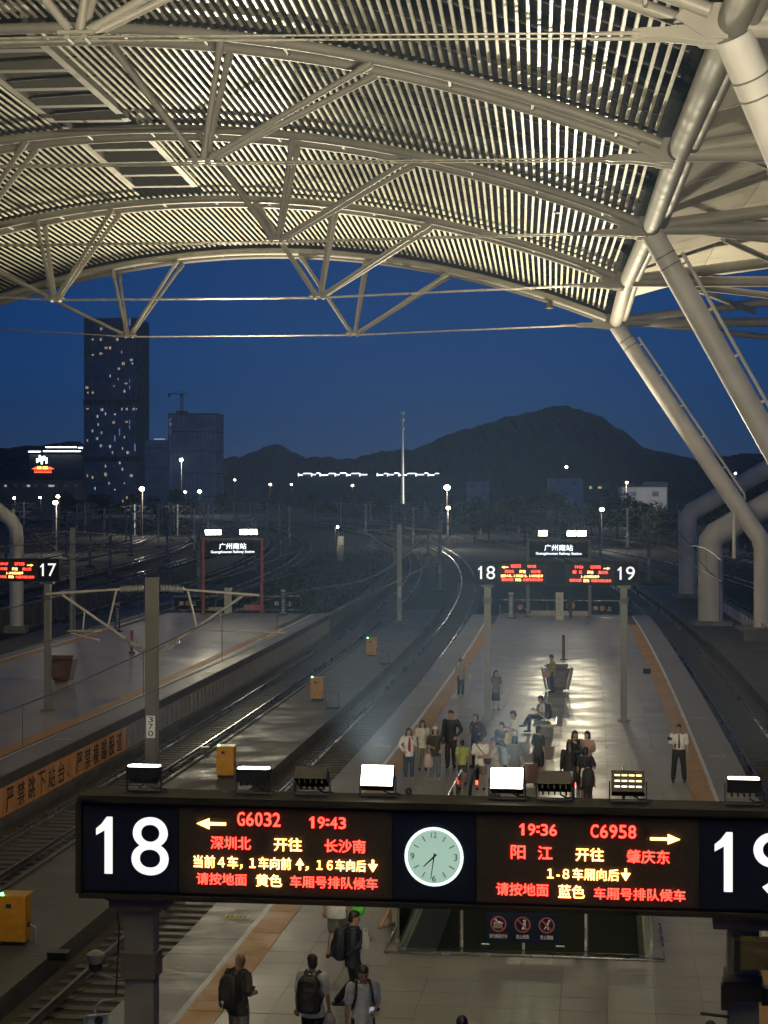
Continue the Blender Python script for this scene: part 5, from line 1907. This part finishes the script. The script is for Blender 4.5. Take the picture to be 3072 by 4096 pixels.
a = person('child in a white tee with a black backpack entering the escalator', at(2352, 49.7), 3.05, 1.30, (WHT, 'short'), ((.03, .03, .035), 'long'), 'short', ('down', 'down'), 'walk', 0)
backpack('black backpack on the child at the escalator', a, BLK, 1.05, dz=-.02)
a = person('railway employee in white shirt and brown tie by the tactile strip', at(2715, 54.0), -.1, 1.76, (WHT, 'short'), ((.012, .013, .016), 'long'), 'short', ('phone_low', 'down'), 'wide', 0, tie=True, belt=True, w=1.08)
sb = thing('radio_set', 'black two-way radio held by the railway employee', 'radio', hand_of(a, 0, 'phone_low', a['k']))
obj('radio_body', MB().box((0, -.03, .03), (.06, .04, .14)).tube([(.02, -.03, .1), (.02, -.03, .2)], .008, 6), M['black_metal'], sb, local=True)
ep = MB()
for s in (-1, 1):
    ep.box((s * .17, .01, 1.465), (.1, .07, .015))
obj('epaulette', ep, cloth((.10, .05, .03)), a, local=True)
obj('cuff_pad', MB().tube([(-.25, .0, 1.36), (-.27, .0, 1.27)], .075, 10), cloth(BLK), a, True, True)

# --- farther along the platform
a = person('woman in a beige blouse and dark wide trousers by the white line', at(1843, 76.9), .5, 1.61, ((.42, .36, .29), 'long'), ((.022, .026, .035), 'long'), 'bun', ('chest', 'down'), 'stand', 1, shoe=SHOE_W)
bag('white shoulder bag of the woman in the beige blouse', at(1878, 76.7) + Vector((0, 0, 1.02)), (.55, .5, .44), .22, .24, .1, .1)
a = person('woman in a taupe top and long black skirt beside the grey sign post', at(1984, 71.9), .35, 1.61, ((.20, .16, .14), 'short'), (BLK, 'skirt'), 'long', ('phone', 'down'), 'stand', 1, shoe=SHOE_T)
bag('pale tote bag of the woman in the black skirt', at(1957, 71.8) + Vector((0, 0, .98)), (.5, .48, .44), .22, .3, .08, .1)
a = person('man in a yellow tee and navy trousers looking at his phone by the litter bin', at(2209, 78.2), -1.35, 1.66, ((.42, .30, .035), 'short'), ((.016, .02, .04), 'long'), 'short', ('phone', 'phone_low'), 'stand', 0, nod=.3)
bag('pale pink plastic bag held by the man in the yellow tee', at(2187, 78.1) + Vector((0, 0, 1.12)), (.55, .30, .22), .28, .4, .1, .06)
phone('phone in the hand of the man in the yellow tee', hand_of(a, 0, 'phone', a['k']), -1.2)
a = person('man in a white shirt sitting on the bench looking at his phone', at(2166, 65.2), -1.45, 1.74, (WHT, 'short'), ((.014, .015, .02), 'long'), 'short', ('phone', 'phone_low'), 'sit', 0, nod=.3)
backpack('dark maroon backpack on the man sitting on the bench', a, (.05, .02, .03), 1.15, dz=-.4)
phone('phone held by the man sitting on the bench', hand_of(a, 0, 'phone', a['k'], -.37), -1.3)
a = person('person in a black top leaning on the fence at the platform end', at(2280, 124.4), 2.8, 1.60, (BLK, 'short'), ((.11, .06, .045), 'long'), 'long', ('reach', 'down'), 'cross', 0, lean=.35)
bag('small orange bag of the person leaning on the fence', at(2293, 124.2) + Vector((0, 0, 1.2)), (.6, .25, .03), .2, .4, .08, .1)

# ================================================================ beyond the station
def hills(name, prof, d, depth, seed, dz=0):
    r = random.Random(seed)
    n = 380
    xs = [p[0] for p in prof]
    vs, fs = [], []
    rows = 8
    for j in range(rows):
        f = j / (rows - 1)
        for i in range(n + 1):
            px = xs[0] + (xs[-1] - xs[0]) * i / n
            for (x0, y0), (x1, y1) in zip(prof, prof[1:]):
                if x0 <= px <= x1:
                    y = y0 + (y1 - y0) * (px - x0) / (x1 - x0)
                    break
            top = CH - (y - HY) * d / F
            shape = math.sin(f * math.pi * .5) if f < 1 else 1
            z = -1.6 + (top + 1.6) * shape
            z += (r.uniform(-1, 1) * (.010 * top + 1.6) + math.sin(i * .37 + j) * 1.6 + math.sin(i * .11) * 2.2) * (1 if j else 0)
            dd = d - depth * (1 - f)
            vs.append(((px - CX) * d / F + r.uniform(-3, 3), dd, z))
    w = n + 1
    for j in range(rows - 1):
        for i in range(n):
            fs.append((j * w + i, j * w + i + 1, (j + 1) * w + i + 1, (j + 1) * w + i))
    # back slope
    m = len(vs)
    for i in range(n + 1):
        x, y, z = vs[(rows - 1) * w + i]
        vs.append((x, y + depth, -1.6))
    for i in range(n):
        a = (rows - 1) * w + i
        fs.append((a, a + 1, m + i + 1, m + i))
    tag(obj(name, MB().add(vs, fs), M['hill'], smooth=True), kind='structure')


Q = 1.852
hills('hill', [(x * Q, y * Q) for x, y in ((640, 1030), (760, 998), (830, 978), (900, 968), (960, 945), (1000, 930), (1060, 912), (1130, 898), (1162, 889), (1185, 877), (1208, 882), (1230, 892), (1262, 905), (1290, 925), (1316, 952), (1360, 974), (1440, 992), (1520, 1000), (1600, 1010))], 3000, 900, 3)
hills('hill', [(x * Q, y * Q) for x, y in ((330, 1010), (440, 1000), (500, 990), (560, 975), (598, 962), (625, 972), (660, 988), (740, 992), (830, 978), (960, 985), (1100, 1010))], 3600, 700, 5)
hills('hill', [(x * Q, y * Q) for x, y in ((-80, 985), (0, 978), (60, 972), (110, 968), (175, 962), (260, 968), (330, 985), (420, 1005))], 2400, 600, 6)
hills('hill', [(x * Q, y * Q) for x, y in ((1400, 1015), (1480, 1000), (1540, 990), (1600, 984), (1700, 978), (1800, 985))], 3300, 600, 8)


def windows(t, pts, m, size):
    me = MB().box((0, 0, 0), (size[0], .3, size[1])).mesh('lit_window')
    setmat(me, m)
    for p in pts:
        o = bpy.data.objects.new('lit_window', me)
        o.location = p
        o.scale = (RN.choice((.45, .7, 1.0, 1.3)), 1, RN.choice((.5, .8, 1.0, 1.0)))
        link(o, t)


# --- glass office tower
TD = 1400.0
tc = pixd(452, 1970, TD)
tw = thing('office_tower', 'tall dark glass office tower with scattered lit windows', 'tower', (tc.x, TD + 20, -1.6), math.radians(-5.8))
TH, TW = 145.0, 41.0
obj('core', MB().box((0, 0, TH / 2), (TW, TW, TH)), M['tower_glass'], tw, local=True)
fin_f = MB().box((0, 0, TH / 2), (.35, .9, TH - .5)).mesh('fin')
setmat(fin_f, M['tower_fin'])
for i in range(22):
    o = bpy.data.objects.new('fin', fin_f)
    o.location = (-TW / 2 + i * TW / 21, -TW / 2 - .3, 0)
    link(o, tw)
for i in range(14):
    o = bpy.data.objects.new('fin', fin_f)
    o.location = (TW / 2 + .3, -TW / 2 + i * TW / 13, 0)
    o.rotation_euler = (0, 0, PI / 2)
    link(o, tw)
nf = 36
fl_ = MB()
for i in range(1, nf):
    fl_.box((0, 0, i * TH / nf), (TW + .5, TW + .5, .35))
obj('floor_edge', fl_, M['tower_fin'], tw, local=True)
for z in (TH * .555, TH * .25):
    obj('plant_floor', MB().box((0, 0, z), (TW + 1.4, TW + 1.4, 4.2)), M['deck_dark'], tw, local=True)
obj('parapet', MB().box((0, 0, TH + .4), (TW + .8, TW + .8, 1.2)), M['tower_fin'], tw, local=True)
zt = lambda x, y: (-TW / 2 + (x - 350) / 220 * TW, -TW / 2 - .45, (808 - y) / (808 - 78) * TH)
warm = [(422, 115), (385, 157), (421, 157), (475, 145), (490, 157), (443, 190), (460, 190), (421, 212), (387, 217), (508, 207), (516, 252), (476, 340), (528, 330), (385, 365), (361, 345), (363, 428), (475, 482), (530, 480), (442, 690), (513, 584), (441, 684), (404, 783), (421, 778), (421, 790), (514, 790), (531, 776), (385, 697), (362, 690)]
cool = [(460, 300), (520, 360), (480, 450), (410, 490), (520, 540), (470, 600), (535, 600), (500, 640), (455, 720), (480, 745), (520, 720), (395, 740), (497, 272), (495, 313), (365, 365), (405, 458), (423, 522), (362, 552), (404, 545), (421, 573), (459, 576), (512, 665), (441, 653), (550, 238), (556, 252), (560, 430), (572, 430), (530, 430), (510, 430), (384, 515), (441, 448), (425, 432), (550, 690)]
windows(tw, [zt(*q) for q in warm], M['win_warm'], (1.5, 2.0))
windows(tw, [zt(*q) for q in cool], M['win_cool'], (1.5, 2.0))
windows(tw, [zt(543, 320), zt(543, 345), zt(543, 500), zt(543, 480), zt(543, 90), zt(566, 580), zt(480, 545), zt(500, 520)], M['win_blue'], (.9, 5.5))

# --- buildings under scaffold netting, with a crane
b2c = pixd(775, 1970, 1100)
nb = thing('netted_building', 'grey block under scaffold netting with a crane above it', 'building', (b2c.x, 1115, -1.6), math.radians(-4))
obj('wall', MB().box((0, 0, 29), (30, 26, 58)), M['net'], nb, local=True)
for z in (8, 22, 35.5, 47.5):
    obj('scaffold_band', MB().box((0, 0, z), (30.5, 26.5, .5)), M['far_dark'], nb, local=True)
sc = MB()
for i in range(13):
    sc.box((-15 + i * 2.5, -13.3, 29), (.14, .14, 58))
obj('scaffold_pole', sc, M['tower_fin'], nb, local=True)
obj('roof_parapet', MB().box((0, 0, 58.4), (30.4, 26.4, .8)).box((-9, 0, 59.6), (6, 8, 2.4)), M['far_dark'], nb, local=True)
b3c = pixd(628, 1970, 1160)
nb2 = thing('netted_building', 'lower grey netted block between the tower and the taller block', 'building', (b3c.x, 1172, -1.6), math.radians(-4))
obj('wall', MB().box((0, 0, 22), (15, 20, 44)), M['net'], nb2, local=True)
for z in (12, 26, 39):
    obj('scaffold_band', MB().box((0, 0, z), (15.4, 20.4, .5)), M['far_dark'], nb2, local=True)
obj('roof_lamp_row', MB().box((2, -10, 44.8), (7, .4, .6)), M['win_cool'], nb2, local=True)
crn = thing('tower_crane', 'small dark tower crane on top of the netted block', 'crane', pixd(727, 1655, 1100))
lt = MB()
for sx in (-.7, .7):
    for sy in (-.7, .7):
        lt.box((sx, sy, 5.5), (.25, .25, 13))
for i in range(6):
    lt.beam((-.7, -.7, i * 2), (.7, -.7, i * 2 + 2), .15, .15).beam((.7, -.7, i * 2), (-.7, -.7, i * 2 + 2), .15, .15)
obj('tower_mast', lt, M['far_dark'], crn, local=True)
obj('jib', MB().beam((3, 0, 12), (-8.5, 0, 12.3), .7, .5).beam((3, 0, 12), (0, 0, 14), .2, .2).beam((0, 0, 14), (-6, 0, 12.4), .2, .2), M['far_dark'], crn, local=True)
obj('counterweight', MB().box((-7.6, 0, 11.2), (1.6, 1.2, 1.8)), M['far_dark'], crn, local=True)
obj('cab', MB().box((0, -.9, 11), (1.4, 1.2, 1.6)), M['far_dark'], crn, local=True)

# --- tall masts
def pole(label, px, py0, py1, d, r, m):
    a, b = pixd(px, py1, d), pixd(px, py0, d)
    a.z = max(a.z, -1.6)
    t = thing('tall_mast', label, 'mast', a)
    h = b.z - a.z
    obj('shaft', MB().tube([(0, 0, 0), (0, 0, h * .5), (0, 0, h)], [r, r * .7, r * .35], 12), m, t, True, True)
    rg = MB()
    for q in (.80, .90, .97):
        rg.tube([(0, 0, h * q), (0, 0, h * q + .5)], r * 1.2, 10)
    obj('antenna_ring', rg, m, t, True, True)


pole('slender pale mast rising above the dark yard, left of the big hill', 1610, 1645, 2015, 430, .42, M['far_white'])
pole('pale lighting mast before the netted block', 680, 1668, 1945, 800, .7, M['far_white'])

# --- low buildings near the skyline
def low_building(label, px0, px1, py0, py1, d, m, wins=0, wm=None):
    a, b = pixd(px0, py1, d), pixd(px1, py0, d)
    w = b.x - a.x
    z0 = -1.6
    h = b.z - z0
    t = thing('low_building', label, 'building', ((a.x + b.x) / 2, d + 8, z0), math.radians(-3))
    obj('wall', MB().box((0, 0, h / 2), (w, 16, h)), m, t, local=True)
    obj('roof_edge', MB().box((0, 0, h + .2), (w + .8, 16.8, .5)), M['far_dark'], t, local=True)
    n = max(2, int(w / 5))
    me = MB().box((0, 0, 0), (2.0, .2, 1.5)).mesh('window')
    setmat(me, M['tower_glass'])
    z = h - 2.2
    for i in range(n):
        o = bpy.data.objects.new('window', me)
        o.location = (-w / 2 + (i + .5) * w / n, -8.08, z)
        link(o, t)
    if wins:
        windows(t, [(-w / 2 + (i + .7) * w / (wins + 1), -8.15, z - .1) for i in range(wins)], wm, (2.2, 1.2))
    return t


low_building('flat white building at the right beside the dark trees', 2492, 2672, 1948, 2010, 560, M['far_white'])
low_building('smaller white annexe behind the flat white building', 2590, 2676, 1926, 1960, 640, M['far_white'])
low_building('long pale building below the big hill', 2200, 2334, 1912, 1968, 760, M['far_white'], 0)
low_building('small white building left of the long pale building', 1870, 1962, 1922, 1968, 760, M['far_white'])
low_building('dim low building behind the red lit gate tower', -40, 330, 1925, 1975, 900, M['far_dark'], 3, M['win_cool'])
low_building('dim low hall right of the long pale building', 2340, 2450, 1930, 1972, 820, M['far_dark'], 2, M['win_warm'])

# far hall outlined with white light
for lb, px0, px1, py in (('long far hall whose stepped roof line is traced by white lights, left part', 1192, 1470, 1894), ('long far hall whose roof line is traced by white lights, right part', 1508, 1760, 1894)):
    d = 1900.0
    a, b = pixd(px0, py, d), pixd(px1, py, d)
    t = thing('lit_hall', lb, 'building', ((a.x + b.x) / 2, d + 20, -1.6))
    w, h = b.x - a.x, a.z + 1.6
    obj('wall', MB().box((0, 0, h / 2), (w, 30, h)), M['far_dark'], t, local=True)
    ls = MB()
    x = -w / 2
    i = 0
    while x < w / 2 - 2:
        seg = RN.choice((5, 7, 9, 4))
        seg = min(seg, w / 2 - x)
        up = (0, 1.6, .4, 2.0)[i % 4]
        ls.box((x + seg / 2, -15.4, h - .5 + up - 1), (seg - .8, .5, .55))
        if i % 2 == 0:
            ls.box((x + .2, -15.4, h - 1.2), (.5, .5, 3.2))
        x += seg
        i += 1
    obj('light_outline', ls, M['strip_white'], t, local=True)

# far roof with two long light strips, and the red gate tower
d = 1700.0
a = pixd(215, 1800, d)
t = thing('lit_roof', 'far flat roof edged with two long white light strips at the left', 'building', (a.x, d + 30, -1.6))
w = (322 - 108) * d / F
h = a.z + 1.6
obj('wall', MB().box((0, 0, h / 2 - 2), (w, 40, h - 4)), M['far_dark'], t, local=True)
obj('roof', MB().box((0, 0, h - 1), (w + 2, 44, 2)), M['far_dark'], t, local=True)
for x0, x1, py in ((108, 156, 1806), (168, 316, 1804), (177, 302, 1788), (308, 326, 1790)):
    p0, p1 = pixd(x0, py, d), pixd(x1, py, d)
    obj('light_strip', MB().box(((p0.x + p1.x) / 2 - a.x, -23, p0.z + 1.6), (p1.x - p0.x, .8, 1.0)), M['strip_white'], t, local=True)
d = 1250.0
a = pixd(172, 1895, d)
gt = thing('gate_tower', 'small gate tower glowing with red and orange neon at the far left', 'gate tower', (a.x, d, -1.6))
z = lambda py: pixd(0, py, d).z + 1.6
obj('wall', MB().box((0, 3, z(1895) / 2), (13, 6, z(1895))), M['far_dark'], gt, local=True)
obj('neon_roof', MB().box((0, -.2, z(1876)), (13, .4, .5)).box((0, -.2, z(1890)), (12, .4, .4)).add([(-8, -.3, z(1876)), (8, -.3, z(1876)), (5, -.3, z(1868)), (-5, -.3, z(1868))], [(0, 1, 2, 3)]), M['sign_red'], gt, local=True)
obj('neon_lettering', MB().box((-2.5, -.4, z(1871)), (3, .3, 2.0)).box((1.6, -.4, z(1871)), (3.4, .3, 2.0)), M['sign_orange'], gt, local=True)
cr = MB()
for i, q in enumerate((-4, -2.2, -.8, .8, 2.4)):
    cr.box((q, 0, z(1842) + (i % 2) * 1.6), (1.1, .4, 3.0 + (i % 3)))
obj('white_crown', cr, M['strip_white'], gt, local=True)
po_ = MB()
for i in range(9):
    po_.box((-5.6 + i * 1.4, -.3, z(1886)), (.4, .3, 1.6))
obj('neon_column', po_, M['sign_red'], gt, local=True)


# --- street and yard lamps
def lamp(label, px, py, d, r, m, watts=0):
    p = pixd(px, py, d)
    t = thing('yard_lamp', label, 'street lamp', (p.x, p.y, -1.6))
    z = p.z + 1.6
    obj('pole', MB().tube([(0, 0, 0), (0, 0, z - r)], [.16, .09], 8), M['post_dark'], t, True, True)
    obj('arm', MB().tube([(0, 0, z - r * .5), (0, -.8, z + r * .6)], .06, 6), M['post_dark'], t, local=True)
    obj('lamp_head', MB().ball((0, -1.1, z), (r, r, r * .8), 10, 8), m, t, True, True)
    if watts:
        l = bpy.data.lights.new('lamp_light', 'POINT')
        l.energy = watts
        l.color = (1, .9, .72)
        l.shadow_soft_size = r
        lo = bpy.data.objects.new('lamp_light', l)
        link(lo, t)
        lo.location = (0, -1.1 - r * 2.4, z - .2)


for px, py, d, r, m, lb in ((570, 1956, 420, .6, 'lamp_warm', 'bright warm lamp right below the office tower'), (226, 2010, 300, .42, 'lamp_warm', 'lower of two warm lamps close together at the left'),
                            (236, 1986, 330, .34, 'lamp_warm', 'upper of two warm lamps close together at the left'), (1788, 1950, 430, .72, 'lamp_white', 'large white lamp left of centre of the big hill'),
                            (1792, 2032, 330, .38, 'lamp_warm', 'small warm lamp under the large white lamp'), (2405, 2038, 320, .42, 'lamp_warm', 'warm lamp right of the right-hand name board'),
                            (726, 1840, 820, .8, 'lamp_white', 'white lamp high before the netted block'), (800, 1966, 500, .5, 'lamp_warm', 'small warm lamp below the netted block'),
                            (742, 1968, 560, .4, 'lamp_warm', 'tiny warm lamp left below the netted block'), (1082, 1938, 700, .5, 'lamp_warm', 'tiny lamp before the left hills'),
                            (1166, 1938, 760, .4, 'lamp_warm', 'tiny lamp below the left end of the lit hall'), (1410, 1942, 700, .45, 'lamp_warm', 'tiny lamp below the right end of the lit hall'),
                            (60, 1992, 520, .35, 'lamp_white', 'tiny white lamp at the left edge above the bent pier'), (163, 1990, 520, .35, 'lamp_white', 'tiny white lamp left of the two warm lamps'),
                            (940, 1920, 900, .5, 'lamp_warm', 'tiny warm lamp left of the hills'), (2940, 1894, 900, .6, 'lamp_warm', 'tiny lamp at the far right between the columns'),
                            (2265, 1868, 1500, 1.0, 'lamp_white', 'cluster lamp on the slope of the big hill'), (2505, 1930, 535, .4, 'lamp_warm', 'small lamp above the flat white building')):
    lamp(lb, px, py, d, r, M[m], {570: 5000, 1788: 5000, 2405: 3000, 226: 3000, 2505: 6000, 1792: 2500, 726: 30000}.get(px, 0))

# lit concrete stair tower by the curving tracks
p = pix(1362, 2250, -1.4)
t = thing('stair_tower', 'narrow concrete access stair lit by a lamp beside the curving track', 'stair tower', p)
stt = MB()
for i in range(12):
    stt.box((0, -.1 + i * .28, .15 + i * .3), (.8, .3, .3 + i * .02))
obj('steps', stt, M['beige'], t, local=True)
for sx in (-.42, .42):
    obj('handrail', MB().tube([(sx, -.2, 1.0), (sx, 3.2, 4.6)], .04, 6), M['grey_metal'], t, local=True)
obj('pillar', MB().box((0, 3.6, 1.7), (.9, .4, 3.8)), M['concrete_dark'], t, local=True)
obj('lamp_post', MB().tube([(-.8, 1.5, 0), (-.8, 1.5, 5.0), (-.5, 1.2, 5.2)], .05, 6), M['post_dark'], t, local=True)
obj('lamp_head', MB().ball((-.45, 1.1, 5.1), .16, 8, 6), M['lamp_white'], t, True, True)
l = bpy.data.lights.new('stair_lamp', 'POINT')
l.energy = 60
l.color = (1, .88, .6)
l.shadow_soft_size = .15
lo = bpy.data.objects.new('stair_lamp', l)
link(lo, t)
lo.location = (-.4, .7, 4.9)


# --- trees in the middle distance
def tree_mesh(seed, h, rad, n):
    r = random.Random(seed)
    tr = MB().tube([(0, 0, 0), (.1, 0, h * .25), (-.1, .1, h * .5), (.05, 0, h * .75)], [.22, .18, .13, .05], 7)
    blobs = []
    for i in range(11):
        a, q = r.uniform(0, 6.28), r.uniform(.1, .75)
        c = Vector((math.cos(a) * rad * q, math.sin(a) * rad * q, h * r.uniform(.4, .92)))
        blobs.append((c, rad * r.uniform(.28, .5)))
        tr.tube([(0, 0, h * r.uniform(.3, .5)), c], [.09, .03], 5)
    cm = MB()
    for i in range(n):
        c, q = r.choice(blobs)
        d = Vector((r.gauss(0, 1), r.gauss(0, 1), r.gauss(0, .8)))
        d = d.normalized() * q * r.uniform(.6, 1.05)
        p = c + d
        s = r.uniform(.16, .34)
        u = Vector((r.gauss(0, 1), r.gauss(0, 1), r.gauss(0, 1))).normalized()
        v = u.cross(Vector((r.gauss(0, 1), r.gauss(0, 1), r.gauss(0, 1)))).normalized()
        cm.add([p - u * s, p + v * s * .5, p + u * s, p - v * s * .5], [(0, 1, 2, 3)])
    a, b = tr.mesh('trunk'), cm.mesh('crown')
    setmat(a, M['bark'])
    setmat(b, M['leaf'])
    return a, b


TM = [tree_mesh(1, 8.5, 4.2, 2600), tree_mesh(2, 7.0, 4.6, 2600), tree_mesh(3, 10, 4.0, 2600)]
i = 0
spots = [(1900 + 62 * q + RN.uniform(-15, 15), RN.uniform(360, 480)) for q in range(12)] + [(2640 + 70 * q, RN.uniform(300, 420)) for q in range(6)] + \
        [(250 + 58 * q + RN.uniform(-15, 15), RN.uniform(560, 760)) for q in range(13)] + [(1080 + 75 * q + RN.uniform(-15, 15), RN.uniform(650, 850)) for q in range(10)]
ORDL = ('leftmost', 'second', 'third', 'fourth', 'fifth', 'sixth', 'seventh', 'eighth', 'ninth', 'tenth', 'eleventh', 'twelfth', 'thirteenth')
belts = [('below the big hill', 12), ('behind the bent piers', 6), ('below the office tower', 13), ('below the far lit hall', 10)]
tl = ['%s dark tree%s in the tree belt %s' % (ORDL[q], '' if q == 0 else ' from the left', nm) for nm, n in belts for q in range(n)]
for px, d in spots:
    t = thing('dark_tree', tl[i], 'tree', ((px - CX) * d / F, d, -1.6), RN.uniform(0, 6.28), 'trees beyond the rail yard')
    s = RN.uniform(.8, 1.25)
    for me, nm in zip(TM[i % 3], ('trunk', 'crown')):
        o = bpy.data.objects.new(nm, me)
        o.scale = (s, s, s)
        link(o, t)
    i += 1

# low scrub on the bank between the parapet and the yard
sc = MB()
r = random.Random(4)
for i in range(9000):
    s = r.uniform(131, 300)
    off = r.uniform(-29.5, -18.2)
    p = trk(s, off, -1.6 + r.uniform(.02, .75) * (1 if r.random() < .7 else 1.4))
    q = r.uniform(.07, .2)
    u = Vector((r.gauss(0, 1), r.gauss(0, 1), r.gauss(0, 1))).normalized()
    v = u.cross(Vector((r.gauss(0, 1), r.gauss(0, 1), r.gauss(0, 1)))).normalized()
    sc.add([p - u * q, p + v * q * .6, p + u * q, p - v * q * .6], [(0, 1, 2, 3)])
tag(obj('scrub', sc, M['leaf']), 'low dark scrub covering the bank beyond platform 17', 'scrub', kind='stuff')

# ---------------------------------------------------------------- finish meshes
finish_texts()
for o, vx in REMESH:
    md = o.modifiers.new('r', 'REMESH')
    md.mode = 'VOXEL'
    md.voxel_size = vx
    md.use_smooth_shade = True
    sm = o.modifiers.new('s', 'SMOOTH')
    sm.factor = .5
    sm.iterations = 3
dg = bpy.context.evaluated_depsgraph_get()
dg.update()
new = [(o, bpy.data.meshes.new_from_object(o.evaluated_get(dg))) for o, _ in REMESH]
for o, me in new:
    o.modifiers.clear()
    old = o.data
    o.data = me
    me.name = o.name
    if not me.materials and old.materials:
        me.materials.append(old.materials[0])
    if len(me.polygons):
        me.polygons.foreach_set('use_smooth', [True] * len(me.polygons))
for fn in LATE:
    fn()
for o in list(S.objects):
    if 'k' in o and o.type == 'EMPTY':
        del o['k']

# ---------------------------------------------------------------- dusk air
HAZE = True
if HAZE:
    hz = MB().box((0, 2480, 118), (5200, 5080, 244))
    ho = obj('haze', hz, None)
    hm_ = bpy.data.materials.new('haze')
    hm_.use_nodes = True
    nt = hm_.node_tree
    nt.nodes.remove(nt.nodes['Principled BSDF'])
    pv = nt.nodes.new('ShaderNodeVolumePrincipled')
    pv.inputs['Color'].default_value = (.36, .58, 1.0, 1)
    pv.inputs['Density'].default_value = .0001
    nt.links.new(pv.outputs[0], nt.nodes['Material Output'].inputs['Volume'])
    ho.data.materials.append(hm_)
    tag(ho, kind='stuff')
    S.cycles.volume_bounces = 0
